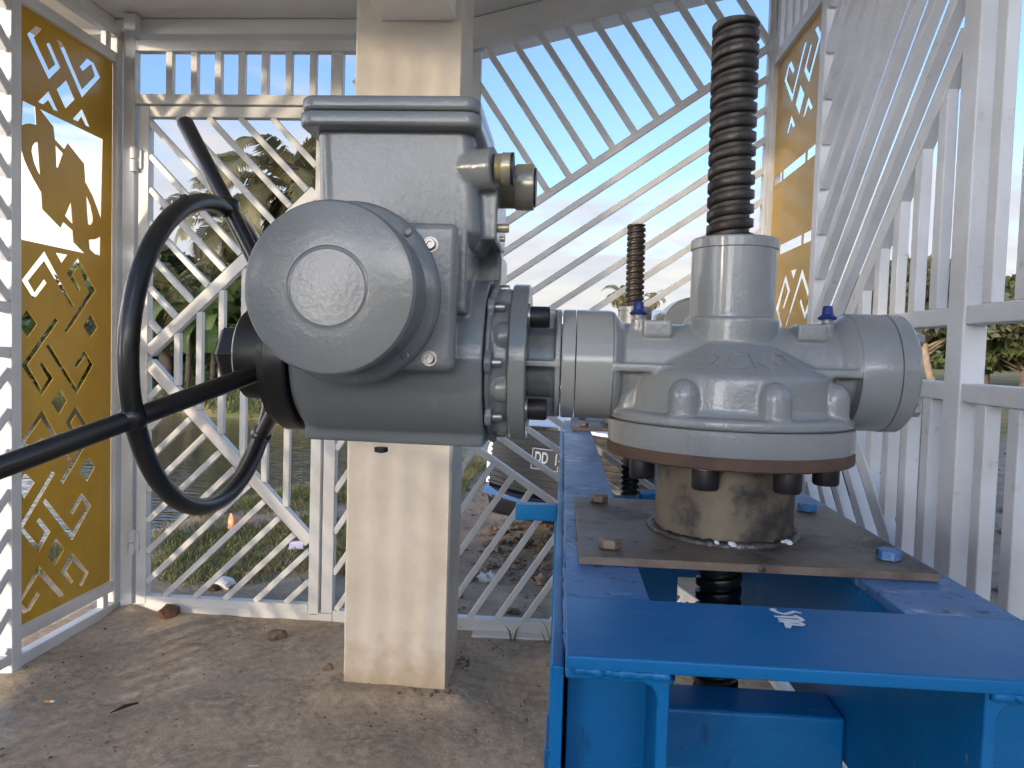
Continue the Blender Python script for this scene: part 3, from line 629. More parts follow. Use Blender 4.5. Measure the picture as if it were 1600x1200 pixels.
# ------------------------------------------------------------------ blue support frame
XS, DS, ZA = 0.257, 1.16, 1.232          # stem axis and height of the input shaft
ZP1, ZP0 = 0.980, 0.968                  # top and bottom of the bolted plate
XF0, XF1 = 0.012, 0.520                  # frame sides
DF = 2.84                                # depth of the far lift
def channel(mb, x_web, x_out, y0, y1, z0, z1, t=0.012):
    """C section along depth, open towards x_out"""
    s = 1 if x_out > x_web else -1
    rr = 0.014
    prof = [(x_out, z1), (x_out, z1-t), (x_web+s*(t+rr), z1-t), (x_web+s*(t+rr*0.3), z1-t-rr*0.3), (x_web+s*t, z1-t-rr),
            (x_web+s*t, z0+t+rr), (x_web+s*(t+rr*0.3), z0+t+rr*0.3), (x_web+s*(t+rr), z0+t), (x_out, z0+t), (x_out, z0), (x_web, z0), (x_web, z1)]
    return mb.prism([(a, y0, b) for a, b in prof], (0, y1-y0, 0))
def wavy_bead(p0, p1, r, n, seed, side=8):
    rg = random.Random(seed); p0 = Vector(p0); p1 = Vector(p1); pts = []; rad = []
    for i in range(n+1):
        t = i/n; pts.append(p0.lerp(p1, t)+Vector((rg.uniform(-1, 1), rg.uniform(-1, 1), rg.uniform(-1, 1)))*r*0.22); rad.append(r*rg.uniform(0.75, 1.2))
    return pts, rad
def build_frame():
    f = thing('support_frame', 'blue painted steel channel frame carrying both screw lifts, scuffed along its left flange', 'steel frame', (0.266, 1.0, 0))
    z1, z0 = ZP0, 0.712; y0, y1 = 0.842, 3.05
    zt = z1-0.0135
    for (xw, xo) in ((0.110, XF0), (0.392, XF1)):
        channel(MB(), xw, xo, 0.682, y1, z0, zt).build('channel_beam', 'blue_frame_paint', f, bevel=0.003)
        MB().box(min(xw, xo)+0.0008, max(xw, xo)-0.0008, y0+0.0005, y1, zt+0.0003, z1).build('top_flange', 'worn_blue_paint', f, bevel=0.002)
    MB().box(XF0, XF1+0.012, 0.674, y0, z1-0.0130, z1+0.001).build('cross_plate', 'blue_frame_paint', f, bevel=0.0025)
    MB().box(0.116, 0.386, 3.0, 3.05, z1-0.012, z1).build('cross_plate', 'blue_frame_paint', f, bevel=0.002)
    for (xa, xb) in ((0.016, 0.106), (0.404, 0.516)):
        for (yy, tt) in ((0.760, 0.012), (1.62, 0.012), (2.3, 0.012)):
            MB().box(xa, xb, yy, yy+tt, z0+0.013, z1-0.0285).build('stiffener', 'blue_frame_paint', f, bevel=0.002)
    MB().box(0.111, 0.391, 0.985, 1.065, 0.69, 0.775).build('cross_brace', 'blue_frame_paint', f, bevel=0.006)
    MB().box(0.111, 0.391, 2.3, 2.38, 0.715, 0.795).build('cross_brace', 'blue_frame_paint', f, bevel=0.006)
    MB().box(0.111, 0.391, 1.76, 1.82, 0.72, 0.78).build('cross_brace', 'blue_frame_paint', f, bevel=0.006)
    MB().box(0.190, 0.282, 1.70, 1.758, -0.02, 0.93).build('leg', 'blue_frame_paint', f, bevel=0.005)
    MB().box(-0.117, -0.002, 2.0, 2.045, 0.785, 0.828).build('bracket', 'blue_frame_paint', f, bevel=0.004)
    MB().box(-0.0015, 0.0112, 0.705, 3.0, 0.700, 0.945).build('side_plate', 'blue_frame_paint', f, bevel=0.002)
    MB().box(-0.008, 0.0115, 1.00, 1.10, -0.02, 0.699).build('leg', 'blue_frame_paint', f, bevel=0.003)
    MB().box(-0.010, 0.0115, 2.38, 2.50, -0.02, 0.699).build('leg', 'blue_frame_paint', f, bevel=0.003)
    MB().box(0.5215, 0.545, 2.38, 2.50, -0.02, 0.950).build('leg', 'blue_frame_paint', f, bevel=0.003)
    MB().box(0.5215, 0.545, 1.00, 1.10, -0.02, 0.950).build('leg', 'blue_frame_paint', f, bevel=0.003)
    for i, (a, b) in enumerate((((0.02, 0.679, z1-0.0145), (0.112, 0.679, z1-0.016)), ((0.396, 0.679, z1-0.016), (0.51, 0.679, z1-0.0145)),
                                ((0.0125, 0.70, z1-0.004), (0.0125, 0.97, z1-0.005)), ((0.0125, 0.97, z1-0.004), (0.0125, 1.5, z1-0.006)))):
        p, rad = wavy_bead(a, b, 0.0055 if i < 2 else 0.003, 26, i); MB().path(p, rad, 8).build('weld_seam', 'blue_frame_paint', f, sharp=180)
    # chalked letters on the cross plate, traced as brush strokes
    def q(x, y): p = PZ(940+x/4.4444, 860+y/4.4444, z1+0.0012); return (p.x, p.y)
    mb = MB()
    strokes = [([(1168, 414), (1190, 416), (1230, 432), (1270, 442), (1300, 436), (1340, 424), (1388, 436)], 0.0030),
               ([(1170, 412), (1195, 408), (1215, 412)], 0.0030),
               ([(1197, 459), (1260, 462), (1330, 466), (1362, 470)], 0.0030),
               ([(1338, 452), (1372, 470), (1402, 490)], 0.0034),
               ([(1225, 478), (1280, 484), (1345, 490), (1400, 492)], 0.0032),
               ([(1228, 496), (1270, 498), (1310, 502), (1372, 504), (1396, 516), (1384, 524), (1340, 520), (1312, 514)], 0.0032),
               ([(1284, 502), (1296, 520), (1294, 544)], 0.0040)]
    for pts, w in strokes:
        P = [Vector((*q(*p), 0)) for p in pts]; n = len(P); zz = z1+0.0012; L_ = []; R_ = []
        for i in range(n):
            d = (P[min(i+1, n-1)]-P[max(i-1, 0)]).normalized(); nn = Vector((-d.y, d.x, 0))*(w*(0.65 if i in (0, n-1) else 1)); 
            L_.append(P[i]+nn); R_.append(P[i]-nn)
        k = strokes.index((pts, w))
        zz += 0.00012*k
        mb.add([(v.x, v.y, zz) for v in L_]+[(v.x, v.y, zz) for v in R_], [(i, i+1, n+i+1, n+i) for i in range(n-1)])
    mb.build('painted_letters', 'white_chalk_paint', f)
build_frame()
# ------------------------------------------------------------------ screw, pedestal, gear unit
def helix(x, y, z0, z1, Rc, Rr, pitch, nseg=44, chamfer=0.35):
    """trapezoidal thread: a strip swept along the helix, clipped at both ends by flat caps"""
    prof = [(0.0, Rr), (0.16, Rr), (0.25, Rc*0.975), (0.29, Rc), (0.81, Rc), (0.85, Rc*0.975), (0.93, Rr)]
    vs = []; fs = []; turns = (z1-z0)/pitch; N = int((turns+2)*nseg); m = len(prof)
    def zcl(z): return min(max(z, z0), z1)
    for i in range(N+1):
        a = 2*math.pi*i/nseg; zb = z0-pitch+pitch*i/nseg
        for (t, r) in prof: z = zb+t*pitch; vs.append((x+r*math.cos(a), y+r*math.sin(a), zcl(z)))
    for i in range(N):
        for j in range(m-1): fs.append((i*m+j, (i+1)*m+j, (i+1)*m+j+1, i*m+j+1))
        if i+nseg+1 <= N: fs.append((i*m+m-1, (i+1)*m+m-1, (i+1+nseg)*m, (i+nseg)*m))
    mb = MB(); mb.add(vs, fs)
    mb.crest = [i for i in range(len(fs)) if vs[fs[i][0]][2] != vs[fs[i][2]][2] and min(math.hypot(vs[k][0]-x, vs[k][1]-y) for k in fs[i]) > Rc*0.99]
    return mb
def build_screw(x, y, label, ztop, group, proto=None):
    if proto:
        c = copy_tree(proto); c.location = (x, y, 1.2); c['label'] = label; return c
    s = thing('threaded_stem', label, 'screw', (x, y, 1.2), group)
    pt = 0.0216
    mb = helix(x, y, 1.40, ztop, 0.0350, 0.0288, pt); mb.lathe([(0.0286, 0), (0.0286, ztop-1.402), (0.0335, ztop-1.4005), (0.0335, ztop-1.398)], (x, y, 1.40), (0, 0, 1), 44)
    o = mb.build('dry_thread', 'screw_steel', s, sharp=50); o.data.materials.append(MATS['worn_crest_steel'])
    for i in mb.crest: o.data.polygons[i].material_index = 1
    z0 = 0.40; mb = helix(x, y, z0, 1.06, 0.0350, 0.0288, pt); mb.lathe([(0.0286, 0), (0.0286, 1.0-z0+0.36)], (x, y, z0), (0, 0, 1), 44)
    mb.build('greased_thread', 'greased_screw_steel', s, sharp=50)
    s.rotation_euler.y = -0.0115
    return s
GS = 'threaded lifting stems on the blue frame'
stem = build_screw(0.2515, DS, 'thick dark threaded stem rising from the near grey gear unit', 1.752, GS)
def build_pedestal():
    s = thing('pedestal', 'scorched pipe pedestal with rusty top flange on a dark bolted plate, the nearer one', 'pedestal', (XS, DS, ZP0), 'pipe pedestals under the gear units')
    x0, x1, y0, y1 = 0.030, 0.494, 0.972, 1.378
    MB().box(x0, x1, y0, y1, ZP0+0.0005, ZP1).build('base_plate', 'mill_scale_plate', s, bevel=0.0012)
    MB().box(x0+0.0005, x1-0.0005, y0-0.0008, y0+0.0002, ZP0+0.0012, ZP1-0.0008).build('cut_edge', 'cut_steel_edge', s)
    MB().lathe([(0.104, 0), (0.104, 0.1185), (0.086, 0.1185), (0.086, 0)], (XS, DS, ZP1-0.0005), (0, 0, 1), 64, closed=True).build('pipe', 'scorched_pipe_steel', s)
    MB().lathe([(0.043, 0), (0.043, 0.018), (0.181, 0.018), (0.1835, 0.015), (0.1835, 0.002), (0.181, 0.0)], (XS, DS, 1.0985), (0, 0, 1), 96, closed=True).build('top_flange', 'rusty_steel', s)
    rg = random.Random(5); n = 120; pts = []; rad = []
    for i in range(n):
        a = 2*math.pi*i/n; pts.append((XS+(0.107+rg.uniform(-.0015, .0015))*math.cos(a), DS+(0.107+rg.uniform(-.0015, .0015))*math.sin(a), ZP1+0.001)); rad.append(0.0075*rg.uniform(0.7, 1.3))
    pts.append(pts[0]); rad.append(rad[0]); w = MB().path(pts, rad, 8).build('weld_seam', 'weld_bead', s, sharp=180)
    fl = MB()
    for k in range(5):
        a = rg.uniform(-1.0, -0.75) if k < 3 else rg.uniform(-1.9, -1.5); r = 0.113+rg.uniform(-.004, .004); c = (XS+r*math.cos(a), DS+r*math.sin(a), ZP1+0.0065)
        d = 0.0035*rg.uniform(0.7, 1.5); fl.lathe([(d*0.4, -0.002), (d*1.3, 0), (d*0.5, 0.0022)], c, (0.2, -0.5, 1), 7)
    fl.build('weld_slag', 'white_primer_flake', s)
    MB().lathe([(0.003, -0.006), (0.0065, -0.003), (0.006, 0.001), (0.002, 0.003)], (XS+0.012, y0, ZP1-0.005), (0.1, -1, 0.2), 9).build('tack_weld', 'weld_bead', s)
    for (px, py, mt) in ((953, 856, 'cut_steel_edge'), (1388, 874, 'worn_blue_paint'), (935, 780, 'mill_scale_plate'), (1254, 794, 'worn_blue_paint')):
        p = PZ(px, py, ZP1)
        if py < 800: p.y = 1.335
        b = MB().hexbolt((p.x, p.y, ZP1+0.0012), (0, 0, 1), 0.0285, 0.0130, 0.35 if px < 1000 else 0.1).build('hex_bolt', mt, s, bevel=0.001)
        if mt == 'worn_blue_paint': b['label'] = 'hex bolt smeared with blue paint'
    for k in range(8):
        a = R(22.5+45*k); p = (XS+0.145*math.cos(a), DS+0.145*math.sin(a), 1.0980)
        MB().capscrew((p[0], p[1], 1.0955), (0, 0, -1), 0.0188, 0.029).build('cap_screw', 'black_oxide_steel', s)
        MB().lathe([(0.0125, 0), (0.0125, .0025), (0.0225, .0025), (0.0225, 0)], (p[0], p[1], 1.0957), (0, 0, 1), 28, closed=True).build('washer', 'zinc_bolt_steel', s)
    return s
pedestal = build_pedestal()
def build_gear():
    g = thing('gear_unit', 'near grey gear unit with raised 2CK-7 lettering across its front', 'gearbox', (XS, DS, ZA), 'bevel gear units on the blue frame')
    m = MB(); X0, Y0, Z0 = XS, DS, ZA
    # wheel housing: flange, skirt, cone, collar
    prof = [(0.176, -0.081), (0.181, -0.078), (0.181, -0.069), (0.178, -0.066), (0.160, -0.064), (0.155, -0.056), (0.153, -0.022), (0.152, -0.012), (0.149, -0.007),
            (0.074, 0.036), (0.0705, 0.039), (0.0705, 0.075), (0.066, 0.078), (0.02, 0.078)]
    m.lathe(prof, (X0, Y0, Z0), (0, 0, 1), 96)
    # input shaft housing along x
    nv0 = len(m.v)
    m.lathe([(0.066, 0), (0.066, 0.06), (0.066, 0.30), (0.066, 0.36)], (X0-0.185, Y0, Z0), (1, 0, 0), 48)
    m.lathe([(0.066, 0), (0.074, 0.006), (0.087, 0.022), (0.088, 0.026)], (X0+0.145, Y0, Z0), (1, 0, 0), 64)      # shoulder to the right cap
    m.lathe([(0.066, 0), (0.074, 0.006), (0.083, 0.014), (0.0835, 0.018)], (X0-0.166, Y0, Z0), (-1, 0, 0), 64)
    for i, v in enumerate(m.v):                      # below the web the castings are hollowed out
        if i >= nv0 and v[2] < Z0-0.006 and abs(v[0]-X0) < 0.1675: 
            q = 0.055/max(0.055, math.hypot(v[1]-Y0, v[2]-Z0)); m.v[i] = (v[0], Y0+(v[1]-Y0)*q, Z0+(v[2]-Z0)*q)
    # web plate at shaft level
    m.box(X0-0.186, X0+0.186, Y0-0.086, Y0+0.086, Z0-0.0075, Z0+0.0045)
    # machined pads on top
    for xx in (-0.118, 0.106): m.box(X0+xx-0.021, X0+xx+0.021, Y0-0.056, Y0-0.02, Z0+0.045, Z0+0.0695)
    for xx in (-0.145, 0.134): m.cyl((X0+xx, Y0-0.030, Z0+0.05), (X0+xx, Y0-0.030, Z0+0.0725), 0.0105, n=20)
    # bolt bosses round the skirt
    for k in range(8):
        a = R(-90+45*k+10.5); rb = 0.156
        c = (X0+rb*math.cos(a), Y0+rb*math.sin(a))
        m.lathe([(0.0215, -0.07), (0.0215, -0.036), (0.0205, -0.030), (0.017, -0.022), (0.010, -0.0165), (0.002, -0.0145)], (c[0], c[1], Z0), (0, 0, 1), 24)
    # ribs below the web
    for xx in (-0.186, 0.186):
        pass
    body = m.build('housing', 'grey_gear_paint', g, remesh=0.0021, smooth=5)
    # cast letters on the cone face
    fc = bpy.data.curves.new('t', 'FONT'); fc.body = '2CK-7'; fc.size = 0.066; fc.extrude = 0.0018; fc.align_x = 'CENTER'; fc.space_character = 1.15; fc.bevel_depth = 0.0006
    to = bpy.data.objects.new('tmp', fc); COL.objects.link(to); dg = bpy.context.evaluated_depsgraph_get(); me = bpy.data.meshes.new_from_object(to.evaluated_get(dg))
    bm = bmesh.new(); bm.from_mesh(me); bmesh.ops.subdivide_edges(bm, edges=[e for e in bm.edges if e.calc_length() > 0.008], cuts=3); 
    tri = bmesh.ops.triangulate(bm, faces=bm.faces); vs = [v.co.copy() for v in bm.verts]; fs = [tuple(v.index for v in f.verts) for f in bm.faces]; bm.free()
    bpy.data.objects.remove(to); bpy.data.curves.remove(fc)
    rA, zA, rB, zB = 0.149, -0.007, 0.074, 0.036; Lc = math.hypot(rA-rB, zB-zA)
    out = []; mnx, mxx = min(v.x for v in vs), max(v.x for v in vs)
    for v in vs:
        t = (0.0185+v.y*1.0)/Lc; r = rA+(rB-rA)*t; z = zA+(zB-zA)*t; a = -math.pi/2 + ((v.x-mnx)/(mxx-mnx)-0.5)*1.20 + 0.08
        nr, nz = (zB-zA)/Lc, (rA-rB)/Lc; h = v.z*0.8+0.0002
        out.append((X0+(r+nr*h)*math.cos(a), Y0+(r+nr*h)*math.sin(a), Z0+z+nz*h))
    MB().add(out, fs).build('cast_letters', 'grey_gear_paint', g, sharp=60)
    MB().lathe([(0.030, 0), (0.0632, 0), (0.0632, 0.108), (0.0655, 0.1095), (0.0655, 0.1225), (0.063, 0.125), (0.0395, 0.125)], (X0, Y0, Z0+0.072), (0, 0, 1), 72).build('stem_sleeve', 'grey_gear_paint', g, sharp=30)
    MB().lathe([(0.10, 0), (0.1815, 0), (0.1825, 0.002), (0.1825, 0.033), (0.180, 0.0345), (0.10, 0.0345)], (X0, Y0, 1.1165), (0, 0, 1), 96).build('bottom_cover', 'grey_gear_paint', g, sharp=30)
    # end caps
    rc = MB().lathe([(0.02, 0), (0.0885, 0), (0.089, 0.001), (0.089, 0.0535), (0.02, 0.0535)], (X0+0.168, Y0, Z0), (1, 0, 0), 80).build('end_cap', 'grey_gear_paint', g, sharp=30)
    rc2 = MB().lathe([(0.02, 0), (0.0885, 0.0008), (0.0895, 0.002), (0.0895, 0.022), (0.084, 0.028), (0.02, 0.028)], (X0+0.2225, Y0, Z0), (1, 0, 0), 80).build('end_cap_lid', 'grey_gear_paint', g, sharp=30)
    MB().lathe([(0.02, 0), (0.0845, 0), (0.0845, 0.0535), (0.02, 0.0535)], (X0-0.184, Y0, Z0), (-1, 0, 0), 80).build('end_cap', 'chipped_grey_paint', g, sharp=30)
    MB().lathe([(0.02, 0), (0.084, 0.0005), (0.0845, 0.001), (0.0845, 0.0185), (0.082, 0.0205), (0.02, 0.0205)], (X0-0.2385, Y0, Z0), (-1, 0, 0), 80).build('end_cap_lid', 'chipped_grey_paint', g, sharp=30)
    for k in range(4):
        a = R(45+90*k)
        MB().hexbolt((X0+0.2495, Y0-0.072*math.cos(a), Z0+0.072*math.sin(a)), (1, 0, 0), 0.019, 0.013, 0.3).build('hex_bolt', 'grey_gear_paint', g, bevel=0.001)
        MB().hexbolt((X0-0.2588, Y0-0.072*math.cos(a), Z0+0.072*math.sin(a)), (-1, 0, 0), 0.017, 0.011, 0.2).build('hex_bolt', 'zinc_bolt_steel', g, bevel=0.001)
    for xx in (-0.145, 0.134):
        gp = MB().lathe([(0.0078, 0), (0.0078, 0.006)], (X0+xx, Y0-0.030, Z0+0.0722), (0, 0, 1), 20).build('grease_fitting', 'grey_gear_paint', g)
        MB().lathe([(0.012, 0), (0.014, 0.003), (0.011, 0.0055), (0.0082, 0.008), (0.0072, 0.019), (0.006, 0.0205)], (X0+xx, Y0-0.030, Z0+0.0775), (0, 0.05, 1), 20).build('fitting_cap', 'blue_plastic', gp)
    # paint drips along the skirt
    return g
gear = build_gear()
# the far lift at the other end of the frame: same stem, pedestal and gear unit
stem2 = build_screw(0.268, DF, 'thin looking threaded stem of the farther lift, seen behind the near gear unit', 0, GS, proto=stem)
stem2.location.z = 1.2-0.015
ped2 = copy_tree(pedestal); ped2.location = (0.268, DF, ZP0); ped2['label'] = 'pedestal of the farther lift, its plate corner showing at the far beam end'
gear2 = copy_tree(gear); gear2.location = (0.268, DF, ZA); gear2['label'] = 'grey gear unit of the farther lift, half hidden behind the near one'
def build_far_drive():
    x, y, z = 0.44, 2.62, 1.345
    t = thing('actuator', 'round grey motor cover of the farther lift peeping over the near gear unit', 'actuator', (x, y, z), 'electric actuators driving the gear units')
    MB().lathe([(0.02, 0), (0.095, 0), (0.105, 0.008), (0.108, 0.10), (0.108, 0.16), (0.02, 0.16)], (x, y-0.08, z), (0, 1, 0), 64).build('motor_cover', 'grey_machine_paint', t, sharp=30)
    MB().cyl((x-0.03, y+0.22, ZA), (x+0.35, y+0.22, ZA), 0.12, n=48).build('body', 'grey_machine_paint', t, bevel=0.01)
    MB().box(x-0.1, x+0.1, y+0.081, y+0.25, ZA, z+0.06).build('mounting_block', 'grey_machine_paint', t, bevel=0.012)
build_far_drive()
# ------------------------------------------------------------------ electric actuator with handwheel
def build_actuator():
    a = thing('actuator', 'large grey electric actuator with round front cover, top terminal box and black handwheel', 'actuator', (-0.10, DS, ZA), 'electric actuators driving the gear units')
    Y0, Z0 = DS, ZA
    grey = 'grey_machine_paint'
    # gear body: barrel with plate seat, flat foot and neck towards the terminal box (one casting)
    m = MB()
    m.lathe([(0.05, 0), (0.108, 0), (0.120, 0.012), (0.126, 0.035), (0.126, 0.288), (0.05, 0.288)], (-0.402, Y0, Z0), (1, 0, 0), 96)
    m.prism([(-0.392, Y0-0.06, Z0-0.128), (-0.116, Y0-0.06, Z0-0.130), (-0.116, Y0+0.06, Z0-0.130), (-0.392, Y0+0.06, Z0-0.128)], (0, 0, 0.03))
    m.box(-0.375, -0.158, 1.012, 1.22, 1.232, 1.408)                # block behind the motor plate
    m.box(-0.30, -0.138, 1.030, 1.24, 1.30, 1.425)                   # neck up to the box
    m.cyl((-0.114, 1.045, Z0+0.004), (-0.17, 1.045, Z0+0.004), 0.012, n=20)
    body = m.build('body', grey, a, remesh=0.0028, smooth=9)
    # output end: lobed casting and flange
    m = MB()
    m.lathe([(0.04, 0), (0.116, 0), (0.117, 0.006), (0.109, 0.010), (0.106, 0.0335), (0.04, 0.0335)], (-0.1125, Y0, Z0), (1, 0, 0), 96)
    for k in range(8):
        t = R(-90+22.5+45*k); c = (Y0+0.098*math.cos(t), Z0+0.098*math.sin(t))
        m.lathe([(0.005, 0.008), (0.014, 0.010), (0.020, 0.018), (0.021, 0.034)], (-0.1125, c[0], c[1]), (1, 0, 0), 24)
    for k in range(8):
        t = R(45*k); c = (Y0+0.112*math.cos(t), Z0+0.112*math.sin(t)); m.cyl((-0.1125, c[0], c[1]), (-0.1015, c[0], c[1]), 0.016, n=20)
    m.build('end_housing', grey, a, remesh=0.0022, smooth=5)
    for k in range(8):
        t = R(45*k); c = (Y0+0.114*math.cos(t), Z0+0.114*math.sin(t))
        MB().capscrew((-0.1012, c[0], c[1]), (1, 0, 0), 0.0062, 0.014).build('cap_screw', 'zinc_bolt_steel', a)
    MB().lathe([(0.04, 0), (0.1195, 0), (0.1215, 0.002), (0.1215, 0.0235), (0.1195, 0.0255), (0.04, 0.0255)], (-0.0785, Y0, Z0), (1, 0, 0), 96).build('flange', grey, a, sharp=30)
    # ribbed neck to the gear unit
    m = MB(); m.cyl((-0.054, Y0, Z0), (-0.0025, Y0, Z0), 0.053, n=48); m.lathe([(0.04, 0), (0.083, 0), (0.083, 0.008), (0.04, 0.008)], (-0.0115, Y0, Z0), (1, 0, 0), 64)
    for k in range(4):
        t = R(90*k); d = Vector((0, math.cos(t), math.sin(t))); m.bar(Vector((-0.054, Y0, Z0))+d*0.058, Vector((-0.003, Y0, Z0))+d*0.058, 0.009, 0.052, d)
    m.build('neck', 'grey_gear_paint', a, remesh=0.002, smooth=4)
    for k in range(4):
        t = R(45+90*k); c = (Y0+0.0965*math.cos(t), Z0+0.0965*math.sin(t))
        MB().lathe([(0.008, 0), (0.0195, 0), (0.0195, 0.0028), (0.008, 0.0028)], (-0.0528, c[0], c[1]), (1, 0, 0), 32).build('washer', 'zinc_bolt_steel', a)
        MB().capscrew((-0.0498, c[0], c[1]), (1, 0, 0), 0.0160, 0.0285).build('cap_screw', 'black_oxide_steel', a)
    # motor: square plate, eared ring and deep round cover
    cx, cz = -0.291, 1.3205
    MB().box(-0.372, -0.147, 0.990, 1.0115, 1.2185, 1.4195).build('motor_plate', grey, a, bevel=0.014, seg=4)
    MB().lathe([(0.05, 0), (0.124, 0), (0.124, 0.008), (0.118, 0.014), (0.05, 0.014)], (cx, 0.9895, cz), (0, -1, 0), 80).build('motor_ring', grey, a, sharp=60)
    MB().lathe([(0.1065, 0), (0.1075, 0.060), (0.1085, 0.068), (0.1085, 0.078), (0.1055, 0.083), (0.100, 0.0845), (0.052, 0.0865), (0.0505, 0.0855), (0.0485, 0.0860), (0.0465, 0.0872), (0.02, 0.0878), (0.0005, 0.0880)], (cx, 0.9755, cz), (0, -1, 0), 128).build('motor_cover', grey, a, sharp=14)
    for (px, py) in ((673, 382), (671, 560)):
        p = PY(px, py, 0.990)
        w_ = MB().lathe([(0.004, 0), (0.0105, 0), (0.0105, 0.0012), (0.004, 0.0012)], (p.x, 0.9898, p.z), (0, -1, 0), 24).build('washer', 'zinc_bolt_steel', a)
        MB().capscrew((p.x, 0.9886, p.z), (0, -1, 0), 0.0072, 0.007).build('cap_screw', 'zinc_bolt_steel', a)
    for (dx, dz) in ((0.080, 0.083), (0.080, -0.083), (-0.080, 0.083)):
        MB().capscrew((cx+dx*1.0, 0.9755, cz+dz), (0, -1, 0), 0.0058, 0.003).build('cap_screw', grey, a)
    # terminal box: tapering case with a conduit boss, and its lid
    m = MB()
    def ring(z, x0, x1, y0, y1, r=0.022, n=5):
        out = []
        for (cx_, cy_, a0) in ((x1-r, y0+r, -90), (x1-r, y1-r, 0), (x0+r, y1-r, 90), (x0+r, y0+r, 180)):
            for k in range(n+1): t = R(a0+90*k/n); out.append((cx_+r*math.cos(t), cy_+r*math.sin(t), z))
        return out
    rings = [ring(1.389, -0.330, -0.145, 1.055, 1.19, 0.03), ring(1.397, -0.348, -0.130, 1.040, 1.215, 0.03), ring(1.414, -0.353, -0.121, 1.030, 1.225), ring(1.553, -0.359, -0.134, 1.026, 1.235)]
    vs = [p for r_ in rings for p in r_]; n = len(rings[0])
    fs = [tuple(range(n))[::-1], tuple((len(rings)-1)*n+k for k in range(n))]
    for i in range(len(rings)-1):
        for k in range(n): fs.append((i*n+k, i*n+(k+1) % n, (i+1)*n+(k+1) % n, (i+1)*n+k))
    m.add(vs, fs)
    m.cyl((-0.215, 1.066, 1.5025), (-0.1035, 1.043, 1.5045), 0.022, 0.0300, n=36)
    m.box(-0.14, -0.1005, 1.058, 1.215, 1.408, 1.520)
    m.build('terminal_box', grey, a, remesh=0.0026, smooth=8)
    def rbox(name, x0, x1, y0, y1, z0, z1, r, bv, parent=a):
        m = MB(); b = ring(z0, x0, x1, y0, y1, r, 6); t = ring(z1, x0, x1, y0, y1, r, 6); n = len(b)
        m.add(b+t, [tuple(range(n))[::-1], tuple(range(n, 2*n))]+[(k, (k+1) % n, n+(k+1) % n, n+k) for k in range(n)])
        return m.build(name, grey, parent, bevel=bv, seg=3)
    rbox('box_rim', -0.3755, -0.1215, 1.000, 1.242, 1.5505, 1.5715, 0.022, 0.006)
    rbox('box_lid', -0.3735, -0.1235, 1.002, 1.240, 1.5725, 1.5925, 0.022, 0.006)
    # conduit fittings and small screws on the box side
    bx = -0.1000; yb, zb = 1.043, 1.5045
    def fitting(p, r, L_, name):
        prof = [(r*0.6, 0), (r*0.94, 0)]; h = 0.0
        thr = 0.42
        while h < L_*thr:
            prof += [(r*0.97, h), (r*0.93, h+0.0009)]; h += 0.0018
        prof += [(r*1.0, L_*thr), (r*1.03, L_*(thr+0.05)), (r*1.03, L_*0.93), (r*1.0, L_), (r*0.86, L_), (r*0.84, L_*0.6), (0.0005, L_*0.6)]
        return MB().lathe(prof, p, (1, 0, 0), 40).build(name, 'yellow_zinc_brass', a, sharp=30)
    fitting((-0.1034, yb, zb), 0.0215, 0.022, 'conduit_fitting'); 
    MB().lathe([(0.008, 0), (0.0225, 0), (0.0225, 0.004), (0.008, 0.004)], (-0.0814, yb, zb), (1, 0, 0), 32).build('seal_ring', 'black_oxide_steel', a)
    fitting((-0.1004, 1.135, 1.499), 0.0335, 0.048, 'conduit_fitting')
    MB().lathe([(0.008, 0), (0.029, 0), (0.029, 0.003), (0.008, 0.003)], (-0.0523, 1.135, 1.499), (1, 0, 0), 32).build('seal_ring', 'black_oxide_steel', a)
    MB().capscrew((-0.1004, 1.075, 1.427), (1, 0, 0), 0.0065, 0.016).build('cap_screw', 'yellow_zinc_brass', a)
    MB().capscrew((-0.098, 1.080, 1.412), (1, 0, 0), 0.0040, 0.008).build('cap_screw', 'yellow_zinc_brass', a)
    # rear drive housing seen past the neck
    MB().prism([(-0.168, 1.19, 1.30), (-0.104, 1.19, 1.30), (-0.104, 1.19, 1.404), (-0.110, 1.19, 1.412), (-0.168, 1.19, 1.414)], (0, 0.12, 0)).build('rear_housing', grey, a, bevel=0.008, seg=3)
    MB().lathe([(0.004, 0), (0.010, 0), (0.010, 0.006), (0.004, 0.008)], (-0.262, 1.06, Z0-0.130), (0, 0, -1), 20).build('drain_plug', 'black_oxide_steel', a)
    # handwheel assembly
    blk = 'black_gloss_paint'
    MB().lathe([(0.04, 0), (0.117, 0), (0.1195, 0.003), (0.1195, 0.020), (0.1195, 0.030), (0.113, 0.034), (0.112, 0.044), (0.090, 0.048), (0.04, 0.048)], (-0.404, Y0, Z0), (-1, 0, 0), 96).build('end_cover', blk, a, sharp=30)
    w = thing('handwheel', '', '', (-0.562, Y0, Z0))
    for k in ('label', 'category'): del w[k]
    w.parent = a; w.location = Vector((-0.562, Y0, Z0))-ORG[a.name]
    MB().lathe([(0.01, 0), (0.070, 0), (0.072, 0.003), (0.072, 0.049), (0.068, 0.053), (0.01, 0.053)], (-0.4525, Y0, Z0), (-1, 0, 0), 64).build('hub', blk, w, sharp=30)
    MB().hexbolt((-0.506, Y0, Z0-0.001), (-1, 0, 0), 0.084, 0.038, R(0)).build('hub_nut', blk, w, bevel=0.0015)
    MB().torus((-0.562, Y0, Z0-0.005), (1, 0, 0), 0.2425, 0.0135, 120, 18).build('rim', blk, w, sharp=180)
